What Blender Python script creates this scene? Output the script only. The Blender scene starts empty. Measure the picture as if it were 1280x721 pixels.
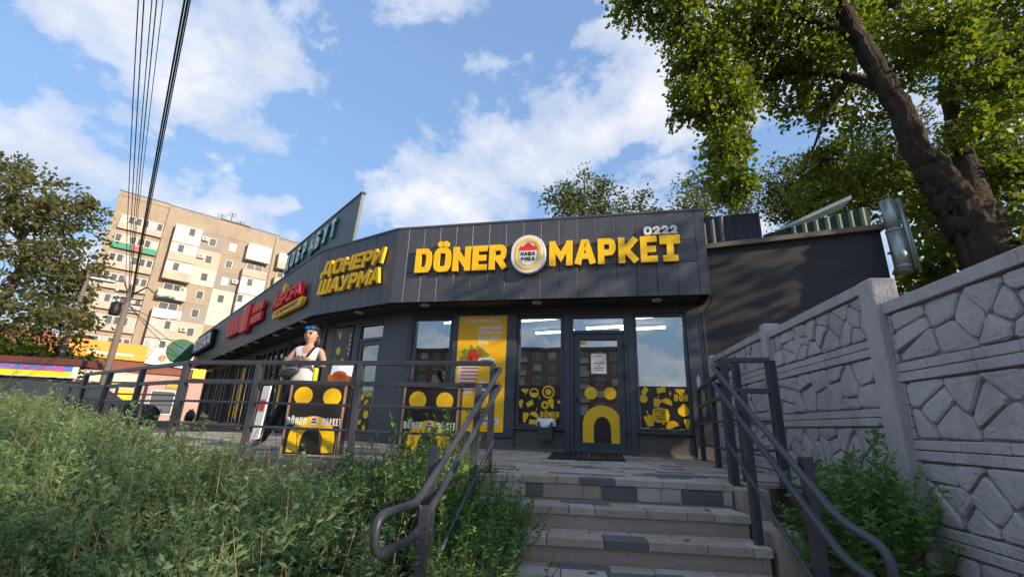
import bpy, math, random
import numpy as np
from mathutils import Vector, Matrix
SC = bpy.context.scene
COL = SC.collection
R = math.radians

# ------------------------------------------------------------------ camera
EYE = np.array([0.0, 0.0, 0.40])
FOC, PITCH, ROLL = 558.0, R(17.1), R(2.15)
_F = np.array([0, math.cos(PITCH), math.sin(PITCH)]); _R0 = np.array([1.0, 0, 0]); _U0 = np.array([0, -math.sin(PITCH), math.cos(PITCH)])
_R = math.cos(ROLL) * _R0 + math.sin(ROLL) * _U0
_U = -math.sin(ROLL) * _R0 + math.cos(ROLL) * _U0
cd = bpy.data.cameras.new('camera'); cd.sensor_width = 36.0; cd.lens = FOC / 1280 * 36.0
cd.clip_start = 0.05; cd.clip_end = 6000
cam = bpy.data.objects.new('camera', cd); COL.objects.link(cam)
cam.matrix_world = Matrix(((_R[0], _U[0], -_F[0], EYE[0]), (_R[1], _U[1], -_F[1], EYE[1]), (_R[2], _U[2], -_F[2], EYE[2]), (0, 0, 0, 1)))
SC.camera = cam
def at(x, y, Y):
    """surveyed point: bearing read off the photograph, at ground distance Y"""
    v = _F + _R * (x - 640) / FOC + _U * (360.5 - y) / FOC
    return EYE + v * (Y / v[1])
def onz(x, y, z):
    v = _F + _R * (x - 640) / FOC + _U * (360.5 - y) / FOC
    return EYE + v * ((z - EYE[2]) / v[2])

# ------------------------------------------------------------------ sky, sun, exposure
SUN_AZ, SUN_EL = R(125), R(21)
world = bpy.data.worlds.new('World'); SC.world = world; world.use_nodes = True
nt = world.node_tree; nt.nodes.clear()
def N(t, kind, **kw):
    n = t.nodes.new(kind)
    for k, v in kw.items(): setattr(n, k, v)
    return n
out = N(nt, 'ShaderNodeOutputWorld'); bg = N(nt, 'ShaderNodeBackground'); bg.inputs['Strength'].default_value = 0.15
sky = N(nt, 'ShaderNodeTexSky'); sky.sky_type = 'NISHITA'; sky.sun_disc = False
sky.sun_elevation = SUN_EL; sky.sun_rotation = SUN_AZ; sky.altitude = 100; sky.air_density = 1.0; sky.dust_density = 0.2; sky.ozone_density = 2.0
tc = N(nt, 'ShaderNodeTexCoord'); sep = N(nt, 'ShaderNodeSeparateXYZ'); nt.links.new(tc.outputs['Generated'], sep.inputs[0])
def M(t, op, a, b=None, clamp=False):
    n = N(t, 'ShaderNodeMath', operation=op); n.use_clamp = clamp
    for i, q in enumerate((a, b)):
        if q is None: continue
        if isinstance(q, (int, float)): n.inputs[i].default_value = q
        else: t.links.new(q, n.inputs[i])
    return n.outputs[0]
zz = M(nt, 'ADD', M(nt, 'MAXIMUM', sep.outputs[2], 0.0), 0.30)
cx_ = M(nt, 'DIVIDE', sep.outputs[0], zz); cy_ = M(nt, 'DIVIDE', sep.outputs[1], zz)
comb = N(nt, 'ShaderNodeCombineXYZ'); nt.links.new(cx_, comb.inputs[0]); nt.links.new(cy_, comb.inputs[1])
mp = N(nt, 'ShaderNodeMapping'); mp.inputs['Location'].default_value = (200.1, 276.6, 0.0); mp.inputs['Rotation'].default_value = (0, 0, R(35)); nt.links.new(comb.outputs[0], mp.inputs[0])
n1 = N(nt, 'ShaderNodeTexNoise'); n1.inputs['Scale'].default_value = 3.3; n1.inputs['Detail'].default_value = 9; n1.inputs['Roughness'].default_value = 0.6; n1.inputs['Distortion'].default_value = 0.15
nt.links.new(mp.outputs[0], n1.inputs['Vector'])
n2 = N(nt, 'ShaderNodeTexNoise'); n2.inputs['Scale'].default_value = 1.0; n2.inputs['Detail'].default_value = 2
nt.links.new(mp.outputs[0], n2.inputs['Vector'])
dens = M(nt, 'ADD', M(nt, 'MULTIPLY', n1.outputs[0], 0.90), M(nt, 'MULTIPLY', n2.outputs[0], 0.30))
cr = N(nt, 'ShaderNodeValToRGB'); cr.color_ramp.elements[0].position = 0.558; cr.color_ramp.elements[0].color = (0, 0, 0, 1)
cr.color_ramp.elements[1].position = 0.71; cr.color_ramp.elements[1].color = (1, 1, 1, 1)
e = cr.color_ramp.elements.new(0.605); e.color = (0.55, 0.55, 0.55, 1)
nt.links.new(dens, cr.inputs[0])
n3 = N(nt, 'ShaderNodeTexNoise'); n3.inputs['Scale'].default_value = 4.5; n3.inputs['Detail'].default_value = 6; nt.links.new(mp.outputs[0], n3.inputs['Vector'])
cs = N(nt, 'ShaderNodeMixRGB'); cs.inputs[1].default_value = (1.3, 1.52, 1.9, 1); cs.inputs[2].default_value = (2.4, 2.34, 2.38, 1)
nt.links.new(M(nt, 'MULTIPLY', M(nt, 'SUBTRACT', n3.outputs[0], 0.3), 2.4, True), cs.inputs[0])
# even tone curve over the whole sky dome
lum = N(nt, 'ShaderNodeRGBToBW'); nt.links.new(sky.outputs[0], lum.inputs[0])
gain = M(nt, 'DIVIDE', 1.66, M(nt, 'ADD', lum.outputs[0], 1.0))
vm = N(nt, 'ShaderNodeVectorMath', operation='SCALE'); nt.links.new(sky.outputs[0], vm.inputs[0]); nt.links.new(gain, vm.inputs['Scale'])
hsv = N(nt, 'ShaderNodeHueSaturation'); hsv.inputs['Saturation'].default_value = 0.98; nt.links.new(vm.outputs[0], hsv.inputs['Color'])
mixs = N(nt, 'ShaderNodeMixRGB'); nt.links.new(M(nt, 'MULTIPLY', cr.outputs[0], 0.9), mixs.inputs[0]); nt.links.new(hsv.outputs[0], mixs.inputs[1]); nt.links.new(cs.outputs[0], mixs.inputs[2])
nt.links.new(mixs.outputs[0], bg.inputs[0]); nt.links.new(bg.outputs[0], out.inputs[0])
sl = bpy.data.lights.new('sun', 'SUN'); sl.energy = 2.1; sl.angle = R(0.7); sl.color = (1.0, 0.84, 0.64)
sun = bpy.data.objects.new('sun', sl); COL.objects.link(sun)
sv = Vector((math.sin(SUN_AZ) * math.cos(SUN_EL), math.cos(SUN_AZ) * math.cos(SUN_EL), math.sin(SUN_EL)))
sun.rotation_euler = sv.to_track_quat('Z', 'Y').to_euler(); sun.location = (20, -10, 20)
SC.view_settings.view_transform = 'Standard'; SC.view_settings.look = 'None'; SC.view_settings.gamma = 1; SC.view_settings.exposure = 1.6
SC.view_settings.use_curve_mapping = False

# ------------------------------------------------------------------ materials
def lin(r, g, b):
    f = lambda c: (c / 255 / 12.92) if c <= 10 else ((c / 255 + 0.055) / 1.055) ** 2.4
    return (f(r), f(g), f(b))
def pm(name, col, rough=0.6, metal=0.0, var=0.12, scale=3.0, bump=0.0, bscale=40.0, spec=0.5, island=0.0, dirt=None, stretch=(1, 1, 1), emit=0.0, bdist=0.02):
    m = bpy.data.materials.new(name); m.use_nodes = True; t = m.node_tree
    b = t.nodes['Principled BSDF']
    b.inputs['Roughness'].default_value = rough; b.inputs['Metallic'].default_value = metal; b.inputs['Specular IOR Level'].default_value = spec
    g = N(t, 'ShaderNodeNewGeometry')
    mp = N(t, 'ShaderNodeMapping'); mp.inputs['Scale'].default_value = stretch; t.links.new(g.outputs['Position'], mp.inputs[0])
    hs = N(t, 'ShaderNodeHueSaturation'); hs.inputs['Color'].default_value = (*col, 1)
    nz = N(t, 'ShaderNodeTexNoise'); nz.inputs['Scale'].default_value = scale; nz.inputs['Detail'].default_value = 7; nz.inputs['Roughness'].default_value = .62
    t.links.new(mp.outputs[0], nz.inputs['Vector'])
    v = M(t, 'ADD', M(t, 'MULTIPLY', M(t, 'SUBTRACT', nz.outputs[0], 0.5), var * 4), 1.0)
    if island:
        v = M(t, 'ADD', v, M(t, 'MULTIPLY', M(t, 'SUBTRACT', g.outputs['Random Per Island'], 0.5), island))
    t.links.new(v, hs.inputs['Value'])
    colout = hs.outputs[0]
    if dirt:
        dcol, amt, dsc = dirt
        dn = N(t, 'ShaderNodeTexNoise'); dn.inputs['Scale'].default_value = dsc; dn.inputs['Detail'].default_value = 8; dn.inputs['Roughness'].default_value = .7
        t.links.new(mp.outputs[0], dn.inputs['Vector'])
        rmp = N(t, 'ShaderNodeValToRGB'); rmp.color_ramp.elements[0].position = .48; rmp.color_ramp.elements[1].position = .72
        t.links.new(dn.outputs[0], rmp.inputs[0])
        mx = N(t, 'ShaderNodeMixRGB'); mx.inputs[2].default_value = (*dcol, 1)
        t.links.new(M(t, 'MULTIPLY', rmp.outputs[0], amt), mx.inputs[0]); t.links.new(colout, mx.inputs[1]); colout = mx.outputs[0]
    t.links.new(colout, b.inputs['Base Color'])
    if bump:
        bn = N(t, 'ShaderNodeTexNoise'); bn.inputs['Scale'].default_value = bscale; bn.inputs['Detail'].default_value = 6
        t.links.new(mp.outputs[0], bn.inputs['Vector'])
        bp = N(t, 'ShaderNodeBump'); bp.inputs['Strength'].default_value = bump; bp.inputs['Distance'].default_value = bdist
        t.links.new(bn.outputs[0], bp.inputs['Height']); t.links.new(bp.outputs[0], b.inputs['Normal'])
    if emit:
        b.inputs['Emission Color'].default_value = (*col, 1); b.inputs['Emission Strength'].default_value = emit
    return m
def leafmat(name, c1, c2, trans=0.35, rough=0.45):
    m = bpy.data.materials.new(name); m.use_nodes = True; t = m.node_tree
    b = t.nodes['Principled BSDF']; b.inputs['Roughness'].default_value = rough; b.inputs['Specular IOR Level'].default_value = 0.35
    g = N(t, 'ShaderNodeNewGeometry')
    mx = N(t, 'ShaderNodeMixRGB'); mx.inputs[1].default_value = (*c1, 1); mx.inputs[2].default_value = (*c2, 1)
    t.links.new(g.outputs['Random Per Island'], mx.inputs[0])
    nz = N(t, 'ShaderNodeTexNoise'); nz.inputs['Scale'].default_value = 1.3; t.links.new(g.outputs['Position'], nz.inputs['Vector'])
    hs = N(t, 'ShaderNodeHueSaturation'); t.links.new(mx.outputs[0], hs.inputs['Color'])
    t.links.new(M(t, 'ADD', M(t, 'MULTIPLY', nz.outputs[0], 1.0), 0.5), hs.inputs['Value'])
    t.links.new(hs.outputs[0], b.inputs['Base Color'])
    tr = N(t, 'ShaderNodeBsdfTranslucent'); h2 = N(t, 'ShaderNodeHueSaturation'); h2.inputs['Hue'].default_value = 0.475; h2.inputs['Saturation'].default_value = 1.1; h2.inputs['Value'].default_value = 1.7
    t.links.new(hs.outputs[0], h2.inputs['Color']); t.links.new(h2.outputs[0], tr.inputs[0])
    ms = N(t, 'ShaderNodeMixShader'); ms.inputs[0].default_value = trans
    t.links.new(b.outputs[0], ms.inputs[1]); t.links.new(tr.outputs[0], ms.inputs[2]); t.links.new(ms.outputs[0], t.nodes['Material Output'].inputs[0])
    return m
def glassmat(name, tint, refl):
    m = bpy.data.materials.new(name); m.use_nodes = True; t = m.node_tree; t.nodes.remove(t.nodes['Principled BSDF'])
    tr = N(t, 'ShaderNodeBsdfTransparent'); tr.inputs[0].default_value = (*tint, 1)
    gl = N(t, 'ShaderNodeBsdfGlossy'); gl.inputs['Roughness'].default_value = 0.005; gl.inputs[0].default_value = (0.93, 0.96, 1, 1)
    g = N(t, 'ShaderNodeNewGeometry'); nz = N(t, 'ShaderNodeTexNoise'); nz.inputs['Scale'].default_value = 0.9; t.links.new(g.outputs['Position'], nz.inputs['Vector'])
    bp = N(t, 'ShaderNodeBump'); bp.inputs['Strength'].default_value = 0.03; bp.inputs['Distance'].default_value = 0.05; t.links.new(nz.outputs[0], bp.inputs['Height']); t.links.new(bp.outputs[0], gl.inputs['Normal'])
    fr = N(t, 'ShaderNodeFresnel'); fr.inputs[0].default_value = 1.5
    ms = N(t, 'ShaderNodeMixShader'); t.links.new(M(t, 'ADD', M(t, 'MULTIPLY', fr.outputs[0], 1.0 - refl), refl, True), ms.inputs[0])
    t.links.new(tr.outputs[0], ms.inputs[1]); t.links.new(gl.outputs[0], ms.inputs[2]); t.links.new(ms.outputs[0], t.nodes['Material Output'].inputs[0])
    return m
MT = {}
MT['fascia'] = pm('anthracite_sheet', (0.062, 0.066, 0.082), 0.42, 0.0, 0.12, 1.6, 0.16, 2.6, 0.55, stretch=(1.6, 1.6, .25), dirt=((0.12, 0.115, 0.115), .45, 3.0))
MT['fascia_dark'] = pm('dark_backing_sheet', (0.006, 0.006, 0.008), 0.9)  # near-black sheet behind the panel joints, also the pharmacy sign box
MT['wall'] = pm('dark_wall_render', (0.040, 0.040, 0.048), 0.7, 0, .12, 2.0, .35, 90, .4, stretch=(1, 1, 3), dirt=((0.07, .066, .065), .35, 1.5))
MT['frame'] = pm('grey_aluminium_frame', (0.052, 0.060, 0.076), 0.38, 0, .08, 4, spec=.5)
MT['soffit'] = pm('soffit_sheet', (0.03, 0.032, 0.04), 0.55, 0, .08, 2)
MT['plinth'] = pm('granite_plinth', (0.10, 0.088, 0.08), 0.6, 0, .28, 22, .3, 60, dirt=((.2, .17, .14), .4, 3))
MT['glass'] = glassmat('coated_window_glass', (0.72, 0.75, 0.76), 0.27)
MT['glass_dark'] = glassmat('dark_window_glass', (0.25, 0.26, 0.28), 0.13)
MT['yellow'] = pm('sign_yellow_acrylic', lin(255, 202, 4), 0.45, 0, .05, 2.0)
MT['yellow_side'] = pm('sign_orange_edge', lin(200, 120, 10), 0.5)
MT['white'] = pm('sign_white_acrylic', (0.78, 0.78, 0.78), 0.45, 0, .04, 3)
MT['red'] = pm('sign_red_acrylic', lin(232, 40, 40), 0.45, 0, .05, 3)
MT['teal'] = pm('sign_teal_box', lin(14, 128, 112), 0.45)
MT['sticker'] = pm('sticker_yellow_film', lin(246, 196, 10), 0.4, 0, .06, 3, dirt=((0.25, .17, .02), .22, 14))
MT['film'] = pm('dark_window_film', (0.022, 0.017, 0.016), 0.3, 0, .1, 2)
MT['poster'] = pm('poster_yellow_print', lin(252, 192, 10), 0.5, 0, .05, 1.2)
MT['black'] = pm('black_plastic', (0.012, 0.012, 0.014), 0.5)
MT['rail'] = pm('grey_railing_paint', (0.045, 0.05, 0.065), 0.42, 0, .10, 9, .12, 60, .5, dirt=((.10, .09, .085), .4, 7))
MT['concrete'] = pm('step_concrete', (0.345, 0.295, 0.25), 0.85, 0, .16, 5, .5, 45, .3, dirt=((.24, .205, .175), .6, 2.5))
MT['concrete_dark'] = pm('dark_kerb_concrete', (0.085, 0.085, 0.09), 0.85, 0, .16, 4, .4, 45, .3)
MT['pav1'] = pm('paver_light_grey', (0.42, 0.385, 0.345), 0.8, 0, .14, 6, .4, 70, .3, dirt=((.24, .21, .18), .5, 4))
MT['pav2'] = pm('paver_warm_grey', (0.36, 0.305, 0.255), 0.8, 0, .14, 6, .4, 70, .3, dirt=((.22, .19, .165), .5, 4))
MT['pav3'] = pm('paver_charcoal', (0.125, 0.122, 0.13), 0.75, 0, .16, 6, .4, 70, .3, dirt=((.16, .14, .13), .4, 4))
MT['joint'] = pm('sand_joint', (0.13, 0.115, 0.10), 0.95, 0, .2, 12, .4, 80, .2)
MT['fence'] = pm('cast_concrete_grey', (0.45, 0.432, 0.43), 0.85, 0, .12, 3.5, .55, 60, .3, dirt=((.26, .242, .23), .65, 2.6), stretch=(1, 1, .55))
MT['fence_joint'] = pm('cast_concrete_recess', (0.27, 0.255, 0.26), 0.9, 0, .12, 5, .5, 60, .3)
MT['soil'] = pm('dry_soil', (0.105, 0.08, 0.06), 0.95, 0, .22, 5, .8, 18, .2, dirt=((.06, .055, .035), .6, 1.2))
MT['bark'] = pm('deep_furrowed_bark', (0.055, 0.040, 0.029), 0.95, 0, .35, 7, 1.0, 7, .2, stretch=(2.6, 2.6, .40), bdist=.09)
MT['bark2'] = pm('grey_brown_bark', (0.12, 0.095, 0.075), 0.95, 0, .25, 6, .8, 12, .2, stretch=(2, 2, .5))
MT['twig'] = pm('thin_twig', (0.06, 0.045, 0.03), 0.9)
MT['leafR'] = leafmat('poplar_leaf', (0.065, 0.12, 0.018), (0.165, 0.22, 0.03), .55, .4)
MT['leafU'] = leafmat('maple_undergrowth_leaf', (0.05, 0.10, 0.015), (0.12, 0.17, 0.02), .5, .5)
MT['leafL'] = leafmat('street_tree_leaf', (0.065, 0.085, 0.024), (0.16, 0.15, 0.05), .45, .55)
MT['leafB'] = leafmat('birch_leaf', (0.07, 0.105, 0.03), (0.13, 0.155, 0.05), .35, .5)
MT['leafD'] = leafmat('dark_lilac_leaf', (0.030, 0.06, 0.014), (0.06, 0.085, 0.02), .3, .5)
MT['weed'] = leafmat('goosefoot_leaf', (0.12, 0.21, 0.088), (0.235, 0.34, 0.16), .40, .6)
MT['weed2'] = leafmat('dark_weed_leaf', (0.075, 0.185, 0.04), (0.17, 0.31, 0.08), .30, .5)
MT['stem'] = pm('weed_stem', (0.10, 0.12, 0.045), 0.8)
MT['galv'] = pm('galvanised_steel', (0.30, 0.37, 0.37), 0.45, 0.7, .10, 5)
MT['greencor'] = pm('green_corrugated_sheet', (0.008, 0.05, 0.024), 0.55, 0, .1, 3)
MT['bluecor'] = pm('dark_corrugated_sheet', (0.03, 0.036, 0.05), 0.62, 0, .1, 3)
MT['coping'] = pm('brown_coping_sheet', (0.15, 0.118, 0.10), 0.55, 0, .1, 3)
MT['asphalt'] = pm('street_asphalt', (0.055, 0.053, 0.052), 0.9, 0, .15, 3, .4, 60)

# ------------------------------------------------------------------ helpers
WL = {}
def thing(name, label=None, cat=None, loc=(0, 0, 0), group=None, kind=None):
    o = bpy.data.objects.new(name, None); COL.objects.link(o); o.location = tuple(float(q) for q in loc)
    o.empty_display_size = 0.2
    WL[o.name] = np.array(loc, float)
    return tag(o, label, cat, group, kind)
def tag(o, label=None, cat=None, group=None, kind=None):
    if label: o['label'] = label
    if cat: o['category'] = cat
    if group: o['group'] = group
    if kind: o['kind'] = kind
    return o
def link(name, me, mat=None, parent=None, loc=(0, 0, 0), rotz=None):
    o = bpy.data.objects.new(name, me); COL.objects.link(o)
    loc = np.array(loc, float); WL[o.name] = loc
    if parent is not None:
        o.parent = parent; loc = loc - WL[parent.name]
    o.location = tuple(float(q) for q in loc)
    if rotz is not None: o.rotation_euler = (0, 0, rotz)
    if mat is not None and not me.materials:
        for q in (mat if isinstance(mat, (list, tuple)) else [mat]): me.materials.append(q)
    return o
class MB:
    def __init__(s): s.v = []; s.f = []; s.mi = []; s.cur = 0
    def add(s, vs, fs):
        k = len(s.v); s.v += [tuple(map(float, p)) for p in vs]; s.f += [tuple(i + k for i in f) for f in fs]; s.mi += [s.cur] * len(fs); return s
    def hexa(s, p):   # 8 points: bottom loop 0-3, top loop 4-7
        return s.add(p, [(3, 2, 1, 0), (4, 5, 6, 7), (0, 1, 5, 4), (1, 2, 6, 5), (2, 3, 7, 6), (3, 0, 4, 7)])
    def box(s, a, b):
        x0, y0, z0 = a; x1, y1, z1 = b
        return s.hexa([(x0, y0, z0), (x1, y0, z0), (x1, y1, z0), (x0, y1, z0), (x0, y0, z1), (x1, y0, z1), (x1, y1, z1), (x0, y1, z1)])
    def fbox(s, F, s0, s1, d0, d1, z0, z1):
        q = lambda a, b, c: F.pt(a, b, c)
        return s.hexa([q(s0, d1, z0), q(s1, d1, z0), q(s1, d0, z0), q(s0, d0, z0), q(s0, d1, z1), q(s1, d1, z1), q(s1, d0, z1), q(s0, d0, z1)])
    def bar(s, a, b, w, h, up=(0, 0, 1)):
        a = np.array(a, float); b = np.array(b, float); d = b - a; d /= np.linalg.norm(d); up = np.array(up, float)
        x = np.cross(d, up)
        if np.linalg.norm(x) < 1e-5: x = np.array([1.0, 0, 0])
        x /= np.linalg.norm(x); y = np.cross(x, d)
        c = [x * w / 2 * i + y * h / 2 * j for i, j in ((-1, -1), (1, -1), (1, 1), (-1, 1))]
        return s.add([a + q for q in c] + [b + q for q in c], [(3, 2, 1, 0), (4, 5, 6, 7), (0, 1, 5, 4), (1, 2, 6, 5), (2, 3, 7, 6), (3, 0, 4, 7)])
    def tube(s, pts, r, n=8, caps=True):
        pts = [np.array(p, float) for p in pts]; m = len(pts); rr = r if isinstance(r, (list, tuple, np.ndarray)) else [r] * m
        k = len(s.v); ref = None
        for i, p in enumerate(pts):
            d = pts[min(i + 1, m - 1)] - pts[max(i - 1, 0)]; d /= (np.linalg.norm(d) + 1e-9)
            if ref is None: ref = np.array([0, 0, 1.0]) if abs(d[2]) < .9 else np.array([1.0, 0, 0])
            x = np.cross(d, ref); x /= (np.linalg.norm(x) + 1e-9); ref = np.cross(x, d)
            for j in range(n):
                a = 2 * math.pi * j / n; s.v.append(tuple(p + rr[i] * (math.cos(a) * x + math.sin(a) * ref)))
        fs = []
        for i in range(m - 1):
            for j in range(n): fs.append((k + i * n + j, k + i * n + (j + 1) % n, k + (i + 1) * n + (j + 1) % n, k + (i + 1) * n + j))
        if caps: fs.append(tuple(k + j for j in range(n))[::-1]); fs.append(tuple(k + (m - 1) * n + j for j in range(n)))
        s.f += fs; s.mi += [s.cur] * len(fs); return s
    def prism(s, F, poly, d0, d1):   # polygon in (s,z) of frame, between depths
        n = len(poly)
        vs = [F.pt(a, d0, b) for a, b in poly] + [F.pt(a, d1, b) for a, b in poly]
        return s.add(vs, [tuple(range(n))[::-1], tuple(range(n, 2 * n))] + [(i, (i + 1) % n, n + (i + 1) % n, n + i) for i in range(n)])
    def slab(s, poly, z0, z1):        # polygon in xy
        n = len(poly)
        return s.add([(a, b, z0) for a, b in poly] + [(a, b, z1) for a, b in poly], [tuple(range(n))[::-1], tuple(range(n, 2 * n))] + [(i, (i + 1) % n, n + (i + 1) % n, n + i) for i in range(n)])
    def ring(s, F, inner, outer, d0, d1):
        n = len(inner)
        vs = [F.pt(a, d, b) for d in (d0, d1) for L in (outer, inner) for a, b in L]
        fs = []
        for i in range(n):
            j = (i + 1) % n; o0, i0, o1, i1 = i, n + i, 2 * n + i, 3 * n + i; p0, q0, p1, q1 = j, n + j, 2 * n + j, 3 * n + j
            fs += [(o1, p1, q1, i1), (o0, i0, q0, p0), (o0, p0, p1, o1), (i0, i1, q1, q0)]
        return s.add(vs, fs)
    def lathe(s, c, prof, n=16):
        c = np.array(c, float); k = len(s.v)
        for r, z in prof:
            for j in range(n): a = 2 * math.pi * j / n; s.v.append((c[0] + r * math.cos(a), c[1] + r * math.sin(a), c[2] + z))
        fs = []
        for i in range(len(prof) - 1):
            for j in range(n): fs.append((k + i * n + j, k + i * n + (j + 1) % n, k + (i + 1) * n + (j + 1) % n, k + (i + 1) * n + j))
        fs.append(tuple(k + j for j in range(n))[::-1]); fs.append(tuple(k + (len(prof) - 1) * n + j for j in range(n)))
        s.f += fs; s.mi += [s.cur] * len(fs); return s
    def ellip(s, c, r, n=10, m=7):
        k = len(s.v); c = np.array(c, float)
        for i in range(m + 1):
            t = math.pi * i / m
            for j in range(n): a = 2 * math.pi * j / n; s.v.append((c[0] + r[0] * math.sin(t) * math.cos(a), c[1] + r[1] * math.sin(t) * math.sin(a), c[2] + r[2] * math.cos(t)))
        fs = []
        for i in range(m):
            for j in range(n): fs.append((k + i * n + j, k + (i + 1) * n + j, k + (i + 1) * n + (j + 1) % n, k + i * n + (j + 1) % n))
        s.f += fs; s.mi += [s.cur] * len(fs); return s
    def mesh(s, name, origin):
        me = bpy.data.meshes.new(name); o = np.array(origin)
        me.from_pydata([tuple(np.array(p) - o) for p in s.v], [], s.f); me.update()
        return me
    def build(s, name, mat, parent=None, smooth=False, bevel=0.0, origin=None):
        if origin is None:
            a = np.array(s.v); lo, hi = a.min(0), a.max(0); origin = np.array([(lo[0] + hi[0]) / 2, (lo[1] + hi[1]) / 2, lo[2]])
        me = s.mesh(name, origin)
        mats = mat if isinstance(mat, (list, tuple)) else [mat]
        for q in mats: me.materials.append(q)
        if len(mats) > 1: me.polygons.foreach_set('material_index', s.mi)
        if smooth: me.polygons.foreach_set('use_smooth', [True] * len(me.polygons))
        o = link(name, me, None, parent, origin)
        if bevel:
            b = o.modifiers.new('bevel', 'BEVEL'); b.width = bevel; b.segments = 2; b.limit_method = 'ANGLE'; b.angle_limit = R(40)
        return o
class Fr:
    def __init__(s, P, u):
        s.P = np.array([P[0], P[1], P[2] if len(P) > 2 else 0.0]); u = np.array([u[0], u[1], 0.0]); s.u = u / np.linalg.norm(u); s.n = np.array([s.u[1], -s.u[0], 0])
        s.rot = math.atan2(s.u[1], s.u[0])
    def pt(s, a, d, z): return s.P + s.u * a + s.n * d + np.array([0, 0, z])
    def back(s, d): return Fr(s.P - s.n * d, s.u)
def rect_ring(a0, a1, z0, z1, t):
    return [(a0 + t, z0 + t), (a1 - t, z0 + t), (a1 - t, z1 - t), (a0 + t, z1 - t)], [(a0, z0), (a1, z0), (a1, z1), (a0, z1)]
def circ(a, z, r, n=24, r2=None):
    return [(a + r * math.cos(2 * math.pi * i / n), z + (r2 or r) * math.sin(2 * math.pi * i / n)) for i in range(n)]

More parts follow.
